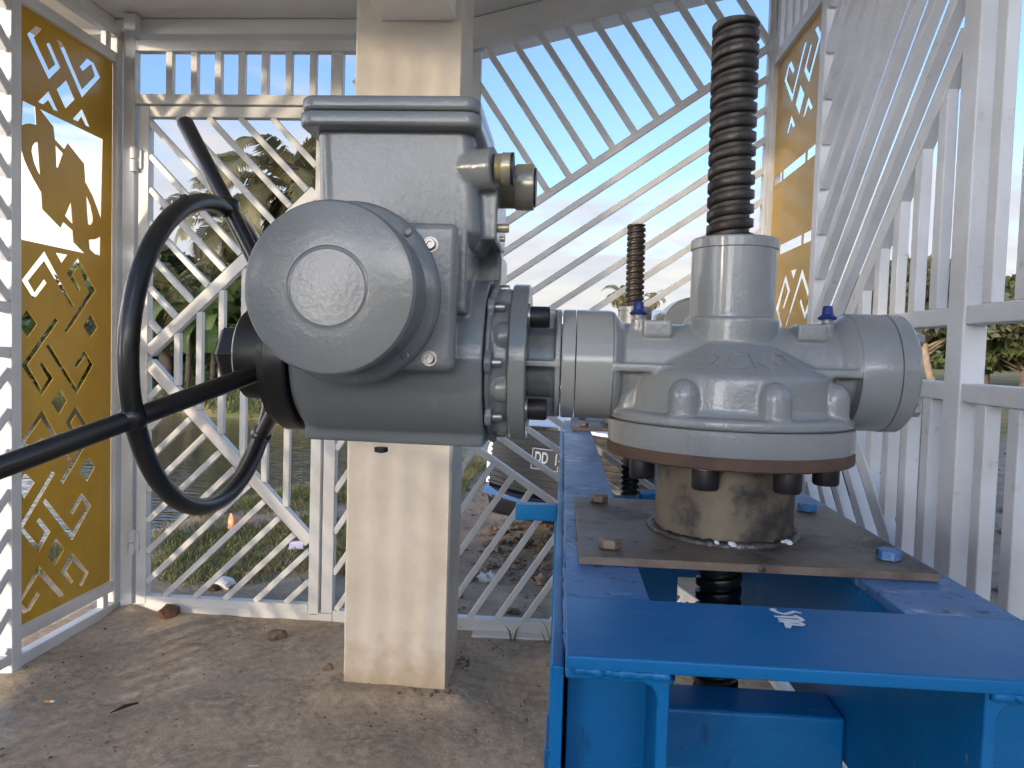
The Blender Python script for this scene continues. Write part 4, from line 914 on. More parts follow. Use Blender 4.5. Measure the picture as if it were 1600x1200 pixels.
    for an in (200.7, 81.0, 320.7):
        d = Vector((0, math.cos(R(an)), math.sin(R(an))))
        rt = 0.44 if an == 200.7 else (0.40 if an > 300 else 0.395)
        p = lambda r: Vector((-0.452-0.60*(r-0.06), Y0, Z0))+d*r
        s = MB().path([p(0.045), p(0.15), p(0.245), p(rt-0.004), p(rt)], [0.0135, 0.0135, 0.0135, 0.0135, 0.010], 20).build('spoke', blk, w, sharp=50)
        pts, rad = [], []
        c = p(0.245)+Vector((0.0, 0, 0))
        MB().lathe([(0.006, -0.016), (0.017, -0.011), (0.019, 0), (0.017, 0.011), (0.006, 0.016)], c, d, 16).build('weld_collar', blk, s, sharp=180)
    p = PX(288, 309, -0.562); MB().lathe([(0.002, -0.006), (0.006, -0.004), (0.006, 0.004), (0.002, 0.006)], (p.x, p.y, p.z-0.001), (1, 0.2, 0.3), 12).build('weld_spatter', 'dry_stick', w)
    return a
actuator = build_actuator()
# ------------------------------------------------------------------ parked car behind the back fence
def build_car():
    th = R(33); A = Vector((math.cos(th), -math.sin(th), 0)); Lg = Vector((math.sin(th), math.cos(th), 0)); C0 = Vector((0.0, 4.50, -0.04))
    t = thing('parked_car', 'white car with black slatted grille and chrome lip parked behind the back fence', 'car', C0)
    T = lambda u, v, z: C0+A*u+Lg*v+Vector((0, 0, z))
    def loft(secs, name, mt, remesh=0.0, smooth=4, parent=t, sharp=35, bevel=0.0):
        m = MB(); vs = []; fs = []; n = len(secs[0][1])
        for v, ring in secs: vs += [T(u, v, z) for u, z in ring]
        for i in range(len(secs)-1):
            for k in range(n): q = (k+1) % n; fs.append((i*n+k, i*n+q, (i+1)*n+q, (i+1)*n+k))
        fs += [tuple(range(n))[::-1], tuple((len(secs)-1)*n+k for k in range(n))]
        return m.add(vs, fs).build(name, mt, parent, remesh=remesh, smooth=smooth, sharp=sharp, bevel=bevel)
    def sec(w, z0, z1, wt=None, cr=0.05):
        wt = w if wt is None else wt
        return [(-w*0.92, z0), (w*0.92, z0), (w, z0+0.08), (w, (z0+z1)/2), (wt, z1-cr), (wt-cr, z1), (0, z1+0.015), (-wt+cr, z1), (-wt, z1-cr), (-w, (z0+z1)/2), (-w, z0+0.08)]
    body = loft([(0.10, sec(0.40, 0.34, 0.785, 0.38)), (0.17, sec(0.58, 0.28, 0.80, 0.56)), (0.235, sec(0.70, 0.24, 0.83, 0.68)), (0.32, sec(0.77, 0.22, 0.87, 0.75)), (0.50, sec(0.82, 0.21, 0.90, 0.79)), (0.85, sec(0.87, 0.2, 0.96, 0.82)),
          (1.15, sec(0.90, 0.2, 1.02, 0.84)), (4.0, sec(0.90, 0.22, 1.06, 0.84)), (4.35, sec(0.86, 0.26, 1.02, 0.80)), (4.45, sec(0.78, 0.32, 0.9, 0.74))], 'body', 'car_white_paint', remesh=0.016, smooth=8)
    loft([(1.02, [(-0.70, 0.98), (0.70, 0.98), (0.69, 1.02), (0.66, 1.05), (-0.66, 1.05), (-0.69, 1.02)]), (1.85, [(-0.80, 1.0), (0.80, 1.0), (0.66, 1.56), (0.58, 1.66), (-0.58, 1.66), (-0.66, 1.56)]),
          (3.3, [(-0.80, 1.0), (0.80, 1.0), (0.66, 1.60), (0.58, 1.72), (-0.58, 1.72), (-0.66, 1.60)]), (4.2, [(-0.78, 1.0), (0.78, 1.0), (0.62, 1.55), (0.55, 1.62), (-0.55, 1.62), (-0.62, 1.55)])], 'cabin', 'car_white_paint', remesh=0.016, smooth=6)
    m = MB(); m.add([T(-0.60, 1.10, 1.09), T(0.60, 1.10, 1.09), T(0.56, 1.80, 1.61), T(-0.56, 1.80, 1.61), T(-0.60, 1.115, 1.075), T(0.60, 1.115, 1.075), T(0.56, 1.815, 1.595), T(-0.56, 1.815, 1.595)],
                [(0, 1, 2, 3), (4, 7, 6, 5), (0, 4, 5, 1), (1, 5, 6, 2), (2, 6, 7, 3), (3, 7, 4, 0)])
    m.build('windscreen', 'car_glass', t)
    for s in (-1, 1):
        m = MB(); m.prism([T(s*0.775, 1.75, 1.10), T(s*0.775, 3.8, 1.12), T(s*0.685, 3.6, 1.52), T(s*0.70, 2.15, 1.52)], A*(s*0.012)); m.build('side_window', 'car_glass', t)
    # slatted grille: dark bowed backing with raised slats
    def bow(u): return 0.050*(u/0.5)**2
    us = [lerp(-0.60, 0.60, i/20) for i in range(21)]
    def zlo(u): return 0.385+0.015*(abs(u)/0.5)**2
    def zhi(u): return 0.80-0.03*(abs(u)/0.5)**2
    def strip(z0f, z1f, v0, v1, name, mt, parent, tilt=0.0):
        m = MB(); vs = []; fs = []; n = len(us)
        for u in us:
            b = bow(u); f = 0.06*(1 if True else 0)
            for (vv, zf) in ((v0, z0f), (v0, z1f), (v1, z1f), (v1, z0f)):
                z = zf(u); sl_ = (z-0.34)*0.12+(tilt if zf is z1f and vv == v0 else 0.0); vs.append(T(u*(1+0.0*z), vv+b+sl_, z))
        for i in range(n-1):
            for k in range(4): q = (k+1) % 4; fs.append((i*4+k, i*4+q, (i+1)*4+q, (i+1)*4+k))
        fs += [(0, 1, 2, 3), ((n-1)*4+3, (n-1)*4+2, (n-1)*4+1, (n-1)*4)]
        return m.add(vs, fs).build(name, mt, parent)
    gr = strip(zlo, zhi, -0.015, 0.06, 'grille', 'car_dark_plastic', t)
    for k in range(11):
        a = (k+0.25)/11; b = (k+0.62)/11
        strip(lambda u: lerp(zlo(u), zhi(u), a), lambda u: lerp(zlo(u), zhi(u), b), -0.030, -0.014, 'grille_slat', 'car_grille', gr)
    strip(lambda u: zlo(u)-0.050, lambda u: zlo(u)-0.004, -0.085, 0.05, 'chrome_lip', 'chrome', t, tilt=0.060)
    strip(lambda u: zhi(u)+0.003, lambda u: zhi(u)+0.022, -0.03, 0.05, 'chrome_lip', 'chrome', t)
    for s in (-1, 1):
        m = MB(); m.prism([T(s*0.602, 0.10, 0.40), T(s*0.655, 0.13, 0.39), T(s*0.665, 0.15, 0.62), T(s*0.615, 0.145, 0.745), T(s*0.602, 0.14, 0.735)], -Lg*0.03); m.build('grille_surround', 'chrome', t, bevel=0.006)
        m = MB(); m.prism([T(s*0.66, 0.13, 0.66), T(s*0.73, 0.17, 0.66), T(s*0.80, 0.30, 0.72), T(s*0.79, 0.30, 0.79), T(s*0.72, 0.17, 0.785), T(s*0.63, 0.12, 0.775)], -Lg*0.018); hl = m.build('headlight', 'headlamp_glass', t, bevel=0.006)
        MB().lathe([(0.01, 0), (0.035, 0), (0.04, 0.012), (0.02, 0.016)], T(s*0.70, 0.13, 0.72), -Lg, 20).build('bulb', 'amber_lens', hl)
        m = MB(); m.path([T(s*0.70, 1.45, 1.28), T(s*0.84, 1.35, 1.46)], 0.02, 8); 
        c = T(s*0.90, 1.35, 1.52); m.lathe([(0.02, -0.05), (0.07, -0.04), (0.085, 0), (0.075, 0.03), (0.0005, 0.032)], c, Lg, 20); m.build('wing_mirror', 'car_white_paint', t)
        for v in (0.86, 3.5):
            w = MB().lathe([(0.20, -0.10), (0.30, -0.10), (0.33, -0.07), (0.33, 0.07), (0.30, 0.10), (0.20, 0.10)], T(s*0.79, v, 0.31), A, 40).build('wheel', 'tyre_rubber', t)
            MB().lathe([(0.02, -0.08), (0.2, -0.09), (0.2, 0.09), (0.02, 0.08)], T(s*0.79, v, 0.31), A, 30).build('rim', 'zinc_bolt_steel', w)
    # lower bumper
    loft([(0.00, [(-0.46, 0.22), (0.46, 0.22), (0.50, 0.335), (-0.50, 0.335)]), (0.08, [(-0.60, 0.20), (0.60, 0.20), (0.63, 0.335), (-0.63, 0.335)]), (0.3, [(-0.66, 0.18), (0.66, 0.18), (0.70, 0.3), (-0.70, 0.3)])], 'bumper', 'car_grille', bevel=0.02)
    # number plate with raised white characters
    pv = -0.066; pw = 0.205; du = 0.03
    m = MB(); m.prism([T(du-pw, pv, 0.560), T(du+pw, pv, 0.560), T(du+pw, pv+0.02, 0.695), T(du-pw, pv+0.02, 0.695)], Lg*0.012); pl = m.build('number_plate', 'plate_black', t, bevel=0.006)
    def txt(body, size, u0, z0, parent, align='LEFT', sx=0.8):
        fc = bpy.data.curves.new('t', 'FONT'); fc.body = body; fc.size = size; fc.extrude = 0.0008; fc.align_x = align; fc.offset = 0.0022
        to = bpy.data.objects.new('tmp', fc); COL.objects.link(to); dg = bpy.context.evaluated_depsgraph_get(); me = bpy.data.meshes.new_from_object(to.evaluated_get(dg))
        m = MB(); m.v = [tuple(T(du+u0+v.co.x*sx, pv-0.0030-v.co.z+(z0+v.co.y-0.560)*0.148, z0+v.co.y)) for v in me.vertices]; m.f = [tuple(p.vertices) for p in me.polygons]
        bpy.data.objects.remove(to); bpy.data.curves.remove(fc); m.build('plate_text', 'plate_white', parent)
    txt('DD', 0.095, -0.178, 0.604, pl, sx=0.72); txt('14', 0.095, -0.035, 0.604, pl, sx=0.72); txt('12', 0.038, -0.008, 0.569, pl)
    m = MB()
    for (a, b) in (((-0.197, 0.566), (0.197, 0.566)), ((0.197, 0.566), (0.197, 0.689)), ((0.197, 0.689), (-0.197, 0.689)), ((-0.197, 0.689), (-0.197, 0.566))):
        m.bar(T(du+a[0], pv-0.001+(a[1]-.560)*.148, a[1]), T(du+b[0], pv-0.001+(b[1]-.560)*.148, b[1]), 0.005, 0.002, Lg)
    m.build('plate_border', 'plate_white', pl)
build_car()
# ------------------------------------------------------------------ plants
def leaf_cloud(clumps, size, rg, flat=0.5, asp=0.55):
    """many leaf quads spread through the volume of a set of clumps (x, y, z, rx, ry, rz, n)"""
    V = []; Fc = []
    for (x, y, z, rx, ry, rz, n) in clumps:
        d = rg.normal(size=(n, 3)); d /= np.linalg.norm(d, axis=1)[:, None]; r = rg.uniform(0.15, 1, n)**0.45
        p = d*r[:, None]*np.array([rx, ry, rz])+np.array([x, y, z])
        nrm = rg.normal(size=(n, 3)); nrm[:, 2] += flat; nrm /= np.linalg.norm(nrm, axis=1)[:, None]
        a = np.cross(nrm, rg.normal(size=(n, 3))); a /= np.linalg.norm(a, axis=1)[:, None]; b = np.cross(nrm, a)
        s = size*rg.uniform(0.6, 1.35, n)
        a = a*s[:, None]; b = b*(s*asp)[:, None]; nb = nrm*(s*0.12)[:, None]
        o = len(V)*1
        V.append(np.stack([p-a, p+b-nb, p+a, p-b-nb], 1).reshape(-1, 3))
    P = np.concatenate(V); k = len(P)//4
    return P.tolist(), [(4*i, 4*i+1, 4*i+2, 4*i+3) for i in range(k)]
def quick(name, V, Fc, material, parent=None):
    org = ORG.get(parent.name, Vector((0, 0, 0))) if parent is not None else Vector((0, 0, 0))
    me = bpy.data.meshes.new(name); me.from_pydata([(v[0]-org.x, v[1]-org.y, v[2]-org.z) for v in V], [], Fc); me.update()
    me.materials.append(MATS[material] if isinstance(material, str) else material); o = bpy.data.objects.new(name, me); COL.objects.link(o)
    if parent is not None: o.parent = parent; ORG[o.name] = org
    return o
def palm(x, y, z0, zc, length, nf, seed, label, group=None, lean=0.3, tr=0.13, dense=46):
    rg = np.random.default_rng(seed); t = thing('palm_tree', label, 'palm', (x, y, z0), group)
    base = Vector((x+lean*rg.uniform(-1, 1), y, z0)); top = Vector((x, y, zc))
    pts = [base.lerp(top, i/14)+Vector((0.06*math.sin(i*0.9), 0, 0)) for i in range(15)]
    MB().path(pts, [tr*(1.25-0.45*i/14)*(1+0.06*(i % 2)) for i in range(15)], 12).build('trunk', 'trunk_bark', t, sharp=180)
    V = []; Fc = []
    for k in range(nf):
        az = 2.39996*k+rg.uniform(-.3, .3); age = (k+0.5)/nf; el = R(82-115*age+rg.uniform(-9, 9)); L_ = length*rg.uniform(0.82, 1.1)*(0.7+0.3*math.sin(math.pi*min(1, age+0.25)))
        p = np.array([x, y, zc], float); h = np.array([math.cos(az), math.sin(az), 0]); side = np.array([-math.sin(az), math.cos(az), 0]); n = 26; sg = L_/n; tw = rg.uniform(-.5, .5)
        pp = [p.copy()]; dirs = []
        for i in range(n):
            d = h*math.cos(el)+np.array([0, 0, 1])*math.sin(el); p = p+d*sg; pp.append(p.copy()); dirs.append(d); el -= R(3.0+3.4*(i/n)+age*1.8)
        for i in range(n):                       # rachis
            w = 0.022*(1-i/n)+0.006; a, b = pp[i], pp[i+1]; o = len(V); V += [a-side*w, a+side*w, b+side*w, b-side*w]; Fc.append((o, o+1, o+2, o+3))
        for i in range(dense):
            tt = 0.12+0.88*i/dense; j = min(int(tt*n), n-1); c = pp[j]+(pp[j+1]-pp[j])*(tt*n-j); d = dirs[j]; ll = L_*0.27*(math.sin(math.pi*(0.16+0.80*tt)))**0.8*rg.uniform(0.8, 1.12)
            for s in (-1, 1):
                if rg.random() < 0.07: continue
                sd2 = side*s*0.78+d*0.55+np.array([0, 0, 0.12+tw*0.25*s]); sd2 /= np.linalg.norm(sd2); w = d*0.020*length/2.6
                q1 = c+sd2*ll*0.5+np.array([0, 0, -0.05*ll]); q2 = c+sd2*ll*0.82+np.array([0, 0, -(0.30+0.25*age)*ll]); o = len(V)
                V += [c-w, c+w, q1+w*1.3, q1-w*1.3, q2]; Fc += [(o, o+1, o+2, o+3), (o+3, o+2, o+4)]
    quick('crown', [tuple(v) for v in V], Fc, 'palm_leaf', t)
    for k in range(3):
        a = 2.1*k+seed; c = (x+0.22*math.cos(a), y+0.22*math.sin(a)-0.1, zc-0.22)
        MB().lathe([(0.02, -0.13), (0.09, -0.08), (0.115, 0), (0.09, 0.09), (0.02, 0.13)], c, (0.2, 0.1, 1), 14).build('coconut', 'coconut_husk', t, sharp=180)
    return t
def banana(x, y, z0, h, seed, label, group=None):
    rg = np.random.default_rng(seed); t = thing('banana_plant', label, 'banana plant', (x, y, z0), group)
    V = []; Fc = []; stems = MB()
    for q in range(3):
        bx, by = x+rg.uniform(-.6, .6), y+rg.uniform(-.6, .6); hh = h*rg.uniform(0.6, 0.85)
        stems.path([(bx, by, z0-0.05), (bx+0.03, by, z0+hh*0.4), (bx+rg.uniform(-.1, .1), by, z0+hh*0.62)], [0.075, 0.055, 0.04], 10)
        for k in range(8):
            az = 2.39996*k+rg.uniform(-.4, .4)+q; el = R(86-8.5*k+rg.uniform(-6, 6)); L_ = hh*rg.uniform(0.55, 0.75); n = 22; sg = L_/n
            hd = np.array([math.cos(az), math.sin(az), 0]); side = np.array([-math.sin(az), math.cos(az), 0]); p = np.array([bx, by, z0+hh*0.58]); wid = L_*0.15
            prev = None
            for i in range(n+1):
                d = hd*math.cos(el)+np.array([0, 0, 1])*math.sin(el); p = p+d*sg; el -= R(2.2+4.2*(i/n)+k*0.28)
                w = wid*math.sin(math.pi*min(1, max(0.0, (i-2)/n*0.93+0.06)))**0.6 if i > 2 else 0.015
                up = np.cross(side, d); row = (p-side*w-up*w*0.22, p.copy(), p+side*w-up*w*0.22)
                if prev is not None:
                    g0 = 0.0 if rg.random() < 0.6 else 0.12
                    for (a, b) in ((0, 1), (1, 2)):
                        o = len(V); A_, B_, C_, D_ = prev[a], prev[b], row[b], row[a]
                        if a == 0: D_ = D_+(A_-D_)*g0*2; 
                        else: C_ = C_+(B_-C_)*g0*2
                        V += [A_, B_, C_, D_]; Fc.append((o, o+1, o+2, o+3))
                prev = row
    stems.build('stem', 'trunk_bark', t, sharp=180); quick('leaves', [tuple(v) for v in V], Fc, 'banana_leaf', t)
    return t
def tree(x, y, z0, h, w, seed, label, name='broadleaf_tree', leaf='tree_leaf', size=0.16, nl=9000, group=None, bark='trunk_bark', low=0.35, lean=0.0):
    rg = np.random.default_rng(seed); t = thing(name, label, 'tree', (x, y, z0), group)
    m = MB(); top = Vector((x+lean, y, z0+h*0.62)); base = Vector((x, y, z0-0.1))
    m.path([base, base.lerp(top, 0.33)+Vector((lean*0.1, 0, 0)), base.lerp(top, 0.66), top], [h*0.035, h*0.027, h*0.02, h*0.010], 10)
    cl = []; nc = 26
    for k in range(nc):
        a = 2.39996*k+rg.uniform(-.4, .4); f = (k+0.5)/nc; zz = z0+h*(low+(0.95-low)*f); rr = w*0.5*math.sin(math.pi*(0.22+0.70*f))*rg.uniform(0.45, 1.05)
        cx, cy = x+lean*f+rr*math.cos(a), y+rr*math.sin(a); s = w*rg.uniform(0.11, 0.21)
        cl.append((cx, cy, zz, s, s, s*rg.uniform(0.6, 0.95), int(nl/nc*rg.uniform(0.7, 1.3))))
        j = base.lerp(top, min(1, max(0.25, (low+0.5*f))))
        m.path([j, (Vector((cx, cy, zz))+j)/2+Vector((0, 0, h*0.03)), (cx, cy, zz)], [h*0.012, h*0.008, h*0.003], 6)
    m.build('trunk', bark, t, sharp=180)
    V, Fc = leaf_cloud(cl, size, rg); quick('crown', V, Fc, leaf, t)
    return t
GP = 'palms beyond the pond'; GB = 'banana plants on the far bank'; GT = 'broadleaf trees beyond the fences'
def at(px, Y): return PY(px, 550, Y).x
def zat(px, py, Y): return PY(px, py, Y).z
palm(at(452, 19), 19, 0.3, zat(452, 300, 19), 3.1, 26, 3, 'tall coconut palm rising highest behind the top of the gate', GP, dense=64)
palm(at(352, 22), 22, 0.4, zat(352, 352, 22), 2.7, 22, 5, 'coconut palm with drooping brownish fronds seen through the handwheel rim', GP)
palm(at(262, 18.5), 18.5, 0.3, zat(262, 470, 18.5), 2.5, 22, 8, 'short young palm nearest the hinge side of the gate', GP)
palm(at(120, 21), 21, 0.3, zat(120, 512, 21), 1.3, 18, 9, 'short palm glimpsed through the cut-outs of the left yellow panel', GP)
palm(at(968, 78), 78, 0.4, zat(968, 462, 78), 2.6, 22, 12, 'small distant palm left of the farther threaded stem', GP)
palm(at(1018, 92), 92, 0.4, zat(1018, 468, 92), 2.3, 20, 14, 'most distant palm, showing right of the farther threaded stem', GP)
banana(at(330, 18), 18, 0.25, 3.3, 21, 'banana clump left of the black hub nut beyond the pond', GB)
banana(at(392, 19.5), 19.5, 0.25, 3.9, 22, 'tallest banana clump, upright leaf beside the round motor cover', GB)
banana(at(285, 20), 20, 0.3, 3.0, 23, 'banana clump behind the lower left corner of the handwheel spokes', GB)
banana(at(60, 19), 19, 0.25, 1.9, 24, 'banana clump showing through the left panel diamonds', GB)
tree(at(232, 25), 25, 0.4, 4.2, 4.2, 31, 'dark bushy tree close to the gate hinges beyond the pond', group=GT, nl=9000)
tree(at(310, 27), 27, 0.4, 3.6, 4.6, 32, 'wide leafy tree behind the banana plants', group=GT, nl=9000)
tree(at(405, 28), 28, 0.4, 4.8, 4.4, 33, 'rounded tree behind the black hub nut', group=GT, nl=9000)
tree(at(520, 27), 27, 0.4, 4.4, 4.0, 39, 'leafy tree largely behind the column and actuator', group=GT, nl=7000)
tree(at(140, 27), 27, 0.4, 2.1, 4.2, 34, 'low spreading tree behind the left yellow panel', group=GT, nl=8000)
tree(at(20, 28), 28, 0.4, 2.2, 4.4, 35, 'dark tree at the far left beyond the left fence post', group=GT, nl=8000)
tree(at(1462, 33), 33, 0.25, 5.3, 5.6, 41, 'leafy tree with pale leaning trunk left of the right fence post', group=GT, leaf='pale_tree_leaf', bark='pale_bark', low=0.42, lean=-0.8, nl=12000, size=0.2)
tree(at(1545, 38), 38, 0.25, 3.6, 3.6, 42, 'smaller tree between the two larger ones at the right', group=GT, nl=9000, size=0.2)
tree(at(1602, 34), 34, 0.25, 4.6, 5.0, 43, 'rounded dark green tree at the right picture edge', group=GT, low=0.2, nl=14000, size=0.2)
tree(at(1395, 40), 40, 0.25, 4.8, 5.0, 44, 'tree showing in slivers between the right fence bars', group=GT, nl=9000, size=0.2)
tree(at(1700, 36), 36, 0.25, 5.0, 6.0, 45, 'broad tree just past the right picture edge', group=GT, nl=9000, size=0.2)
def far_wood():
    rg = np.random.default_rng(77); cl = []
    for k in range(230):
        a = R(rg.uniform(-62, 66)); d = rg.uniform(120, 175); h = rg.uniform(1.4, 3.2)
        cl.append((math.sin(a)*d, math.cos(a)*d, 0.4+h*0.6, rg.uniform(4, 8), 3, h, 150))
    k = 0  # unseen trees behind the camera, added to block low sky light
    while k < 260:
        az = rg.uniform(80, 285)
        if 192 < az < 254: continue  # gap left so the sun gets through
        d = rg.uniform(34, 46); h = rg.uniform(3.0, 5.2); k += 1
        cl.append((math.sin(R(az))*d, math.cos(R(az))*d, h*0.75, rg.uniform(2.5, 4.5), rg.uniform(2.5, 4.5), h, 110))
    V, Fc = leaf_cloud(cl, 0.75, rg); o = quick('distant_trees', V, Fc, 'tree_leaf'); o['kind'] = 'stuff'
    tag(o, 'low band of distant trees along the horizon', 'trees')
far_wood()
def bush_belt():
    rg = np.random.default_rng(78); cl = []
    for k in range(95):
        px = rg.uniform(-60, 760); Y = rg.uniform(17.5, 24); h = rg.uniform(0.4, 1.0); x = at(px, Y)
        cl.append((x, Y, 0.35+h*0.5, rg.uniform(0.6, 1.3), 0.6, h, 220))
    V, Fc = leaf_cloud(cl, 0.13, rg); o = quick('undergrowth', V, Fc, 'tree_leaf'); o['kind'] = 'stuff'
    tag(o, 'tangled green undergrowth on the far side of the pond', 'undergrowth')
bush_belt()
def blades(pts, rg, hmin, hmax, wid):
    V = []; Fc = []
    for (x, y, z) in pts:
        a = rg.uniform(0, 2*math.pi); h = rg.uniform(hmin, hmax); ln = rg.uniform(0.2, 1.1)*h; b = rg.uniform(0, 2*math.pi); w = wid*rg.uniform(0.6, 1.3)
        dx, dy = math.cos(a)*w, math.sin(a)*w; lx, ly = math.cos(b)*ln, math.sin(b)*ln; o = len(V)
        V += [(x-dx, y-dy, z), (x+dx, y+dy, z), (x+dx*.8+lx*.4, y+dy*.8+ly*.4, z+h*.6), (x-dx*.8+lx*.4, y-dy*.8+ly*.4, z+h*.6), (x+lx, y+ly, z+h*0.85)]
        Fc += [(o, o+1, o+2, o+3), (o+3, o+2, o+4)]
    return V, Fc
def grass():
    rg = np.random.default_rng(5); P = []; D = []
    while len(P) < 26000:
        x = rg.uniform(-3.6, -0.85); y = rg.uniform(3.5, 9.2)
        sh = ip(NEAR, x)-y
        if sh < 0.10: continue
        k = hnoise(x*2.1, y*2.1)+0.7*hnoise(x*5+3, y*4)
        lim = (-0.45 if y > 3.8 else 0.7)+max(0, -2.25-x)*1.3+max(0, 0.45-sh)*2.5
        if y < 3.72 or k < lim+rg.normal()*0.5 or (x > -1.25 and y < 4.0): continue
        (D if rg.random() < 0.22 else P).append((x, y, gheight(x, y)-0.005))
    while len(P) < 33000:
        x = rg.uniform(-26, 0); y = rg.uniform(13.4, 21)
        if y-ip(FAR, x) < 0.25: continue
        if hnoise(x*.8, y*.8) < rg.normal()*0.7-0.2: continue
        P.append((x, y, gheight(x, y)-0.01))
    for k in range(2600):
        x = rg.uniform(-1.3, -0.5); y = rg.uniform(7.8, 10.5); P.append((x, y, gheight(x, y)-0.01))
    near = [p for p in P if p[1] < 12]; far = [p for p in P if p[1] >= 12]
    V, Fc = blades(near, rg, 0.02, 0.075, 0.0032); o = quick('grass', V, Fc, 'grass_blade'); o['kind'] = 'stuff'; tag(o, 'short green grass on the near pond bank', 'grass')
    V, Fc = blades(D, rg, 0.015, 0.06, 0.003); o = quick('dry_grass', V, Fc, 'dry_grass_blade'); o['kind'] = 'stuff'; tag(o, 'dry straw coloured grass among the green on the near bank', 'grass')
    V, Fc = blades(far, rg, 0.10, 0.38, 0.02); o = quick('grass', V, Fc, 'grass_blade'); o['kind'] = 'stuff'; tag(o, 'rough grass on the far pond bank', 'grass')
    for (px, py, n, h, lb) in ((803, 1022, 5, 0.13, 'thin weed at the kerb between column and blue frame'), (857, 1020, 7, 0.12, 'weed at the kerb right beside the blue frame')):
        p = PZ(px, py, 0); pts = [(p.x+rg.normal()*0.012, 3.12+rg.normal()*0.01, -0.01) for _ in range(n)]; V, Fc = blades(pts, rg, h*0.6, h, 0.0035); tag(quick('weed', V, Fc, 'grass_blade'), lb, 'weed', 'weeds at the kerb')
grass()
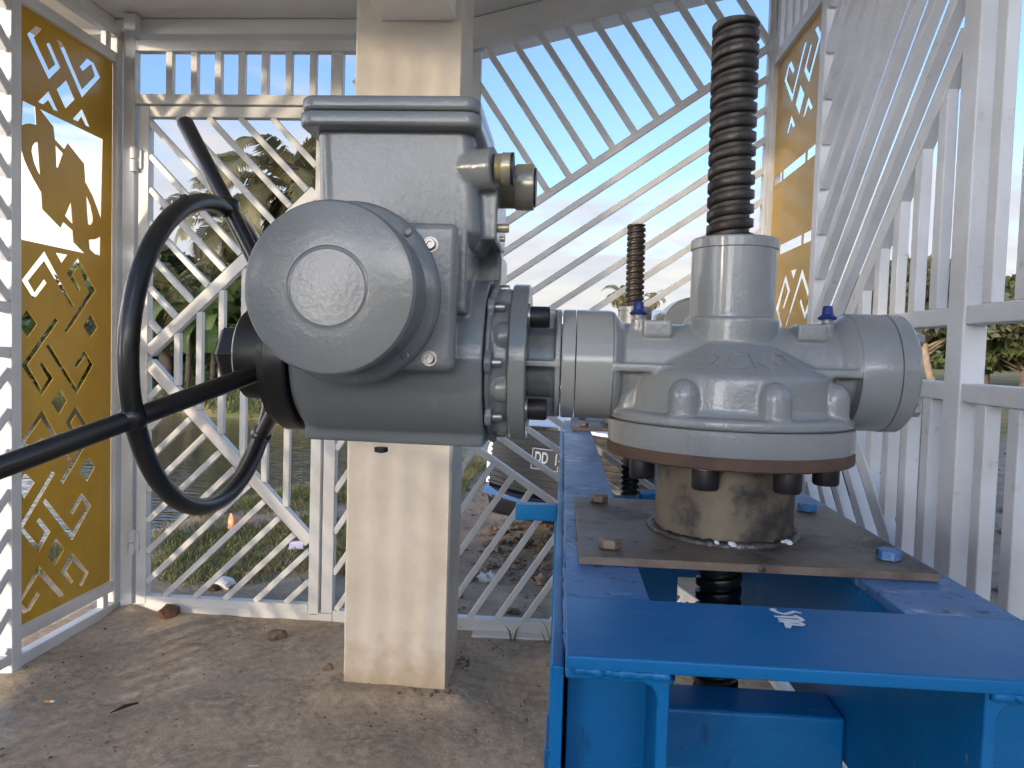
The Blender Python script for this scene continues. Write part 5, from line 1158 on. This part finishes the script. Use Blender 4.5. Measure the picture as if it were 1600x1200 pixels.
# ------------------------------------------------------------------ small things lying about
def lump(name, c, s, seed, mt, parent=None, sub=2, rough=0.25):
    rg = random.Random(seed); bm = bmesh.new(); bmesh.ops.create_icosphere(bm, subdivisions=sub, radius=1)
    for v in bm.verts: v.co = Vector((v.co.x*s[0], v.co.y*s[1], v.co.z*s[2]))*(1+rg.uniform(-rough, rough))
    mb = MB(); mb.v = [tuple(v.co+Vector(c)) for v in bm.verts]; mb.f = [tuple(v.index for v in f.verts) for f in bm.faces]; bm.free()
    return mb.build(name, mt, parent, sharp=30)
def litter():
    p = PZ(238, 975, 0.02); b = MB(); lump_ = lump('brick', (p.x, 3.16, 0.022), (0.042, 0.05, 0.034), 3, 'broken_brick', rough=0.18); tag(lump_, 'broken brown brick stub wedged under the gate bottom rail', 'brick')
    p = PZ(432, 993, 0.01); tag(lump('stone', (p.x, p.y, 0.012), (0.04, 0.032, 0.024), 4, 'rough_stone'), 'small brown stone on the floor below the gate latch', 'stone', 'stones on the floor')
    p = PZ(513, 1045, 0.01); tag(lump('stone', (p.x, p.y, 0.012), (0.022, 0.02, 0.018), 6, 'rough_stone'), 'pale stone on the floor against the left foot of the column', 'stone', 'stones on the floor')
    p = PZ(345, 918, -0.05); t = lump('stone', (p.x, p.y, gheight(p.x, p.y)+0.025), (0.065, 0.045, 0.035), 8, 'ceiling_paint'); tag(t, 'pale rubble lump with a dark end in the bank grass', 'stone')
    lump('dark_end', (p.x-0.02, p.y-0.045, gheight(p.x, p.y)+0.015), (0.035, 0.02, 0.022), 9, 'dry_stick', t)
    p = PZ(372, 838, -0.10); g = gheight(p.x, p.y); prof = [(0.012, -0.11), (0.016, -0.06), (0.022, -0.05), (0.05, 0.03), (0.060, 0.055), (0.056, 0.056), (0.046, 0.03), (0.015, -0.04)]
    tag(MB().lathe(prof, (p.x, p.y, g+0.065), (-0.75, -0.55, 0.12), 28).build('funnel', 'orange_plastic', sharp=180), 'orange plastic funnel lying on its side in the grass', 'funnel')
    p = PZ(463, 868, -0.08); g = gheight(p.x, p.y)+0.035; t = MB().bar((p.x-0.045, p.y, g), (p.x+0.045, p.y+0.01, g+0.012), 0.060, 0.022, (0.05, -0.5, 1)).build('packet', 'packet_card', bevel=0.002)
    tag(t, 'pale cigarette packet lying on the bank near the latch post', 'packet')
    MB().bar((p.x-0.044, p.y-0.003, g-0.013), (p.x+0.044, p.y+0.007, g-0.001), 0.058, 0.005, (0.05, -0.5, 1)).build('packet_side', 'dark_card', t)
    p = PZ(765, 913, -0.05); rg = random.Random(2); bm = bmesh.new(); bmesh.ops.create_icosphere(bm, subdivisions=4, radius=1)
    mb = MB(); mb.v = [(p.x+v.co.x*0.062*(1+0.22*math.sin(9*v.co.y+4*v.co.z)), p.y+v.co.y*0.05, gheight(p.x, p.y)+0.022+v.co.z*0.026*(1+0.5*math.sin(7*v.co.x+3*v.co.y)+0.3*math.sin(17*v.co.x))) for v in bm.verts]; mb.f = [tuple(v.index for v in f.verts) for f in bm.faces]; bm.free()
    bagm = M('clear_plastic_bag'); bagm.node_tree.nodes['Principled BSDF'].inputs['Alpha'].default_value = 0.55
    tag(mb.build('plastic_bag', bagm, sharp=180), 'crumpled clear plastic bag on the sand behind the back fence', 'plastic bag')
    p = PZ(800, 965, -0.05); tag(lump('stone', (p.x, p.y, gheight(p.x, p.y)+0.008), (0.04, 0.03, 0.02), 19, 'rough_stone'), 'flat brown clod on the sand just behind the bottom rail', 'stone')
    for (px, py, ang, lb) in ((78, 1096, 0.15, 'orange tipped cigarette end near the left panel'), (396, 1198, 0.25, 'white cigarette end at the bottom edge of the floor')):
        p = PZ(px, py, 0.006); d = Vector((math.cos(ang), math.sin(ang), 0))
        t = thing('cigarette_end', lb, 'cigarette end', (p.x, p.y, 0.006), 'cigarette ends on the floor')
        MB().cyl(p-d*0.016, p+d*0.002, 0.0042, n=14).build('filter', 'cigarette_filter' if px < 100 else 'cigarette_paper', t); MB().cyl(p+d*0.002, p+d*0.014, 0.004, n=14).build('paper', 'cigarette_paper', t)
    a, b = PZ(172, 1114, 0.008), PZ(216, 1098, 0.008)
    tag(MB().path([a, a.lerp(b, 0.5)+Vector((0, 0.004, 0.004)), b], [0.002, 0.007, 0.003], 8).build('stick', 'dry_stick', sharp=180), 'thin dark stick lying on the floor', 'stick')
    # grit on the floor and rubble outside
    rg = np.random.default_rng(9); V = []; Fc = []
    def grit(n, xr, yr, zf, smin, smax):
        for _ in range(n):
            x = rg.uniform(*xr); y = rg.uniform(*yr); s = smin*(smax/smin)**(rg.random()**2.2); z = zf(x, y)+s*0.25; o = len(V)
            a = rg.uniform(0, 6.28); pts = []
            for k in range(5): pts.append((x+s*math.cos(a+k*1.257)*rg.uniform(.7, 1.2), y+s*math.sin(a+k*1.257)*rg.uniform(.7, 1.2), z+s*rg.uniform(-.2, .2)))
            V.extend(pts+[(x, y, z+s*rg.uniform(.4, .8)), (x, y, z-s*.5)])
            for k in range(5): q = (k+1) % 5; Fc.append((o+k, o+q, o+5)); Fc.append((o+q, o+k, o+6))
    grit(1100, (-2.0, 0.0), (1.75, 3.15), lambda x, y: 0.0, 0.0014, 0.009)
    grit(500, (-0.9, -0.2), (2.3, 3.1), lambda x, y: 0.0, 0.0016, 0.011)
    grit(420, (-0.80, -0.34), (2.535, 2.592), lambda x, y: 0.012, 0.003, 0.016); grit(160, (-0.385, -0.33), (2.55, 2.9), lambda x, y: 0.012, 0.003, 0.014)
    o = quick('grit', V, Fc, 'rough_stone'); o['kind'] = 'stuff'; tag(o, 'scattered grit and crumbs of earth on the floor', 'grit')
    V.clear(); Fc.clear()
    grit(1500, (-0.9, 1.2), (3.5, 9.0), gheight, 0.003, 0.03); grit(1600, (1.0, 8), (1.2, 14), gheight, 0.005, 0.09); grit(350, (-0.5, 0.3), (4.0, 5.6), gheight, 0.008, 0.05)
    o = quick('rubble', V, Fc, 'rough_stone'); o['kind'] = 'stuff'; tag(o, 'loose rubble and clods on the sandy ground outside', 'rubble')
litter()
S.cycles.max_bounces = 8; S.cycles.diffuse_bounces = 4; S.cycles.glossy_bounces = 4
S.cycles.use_denoising = True
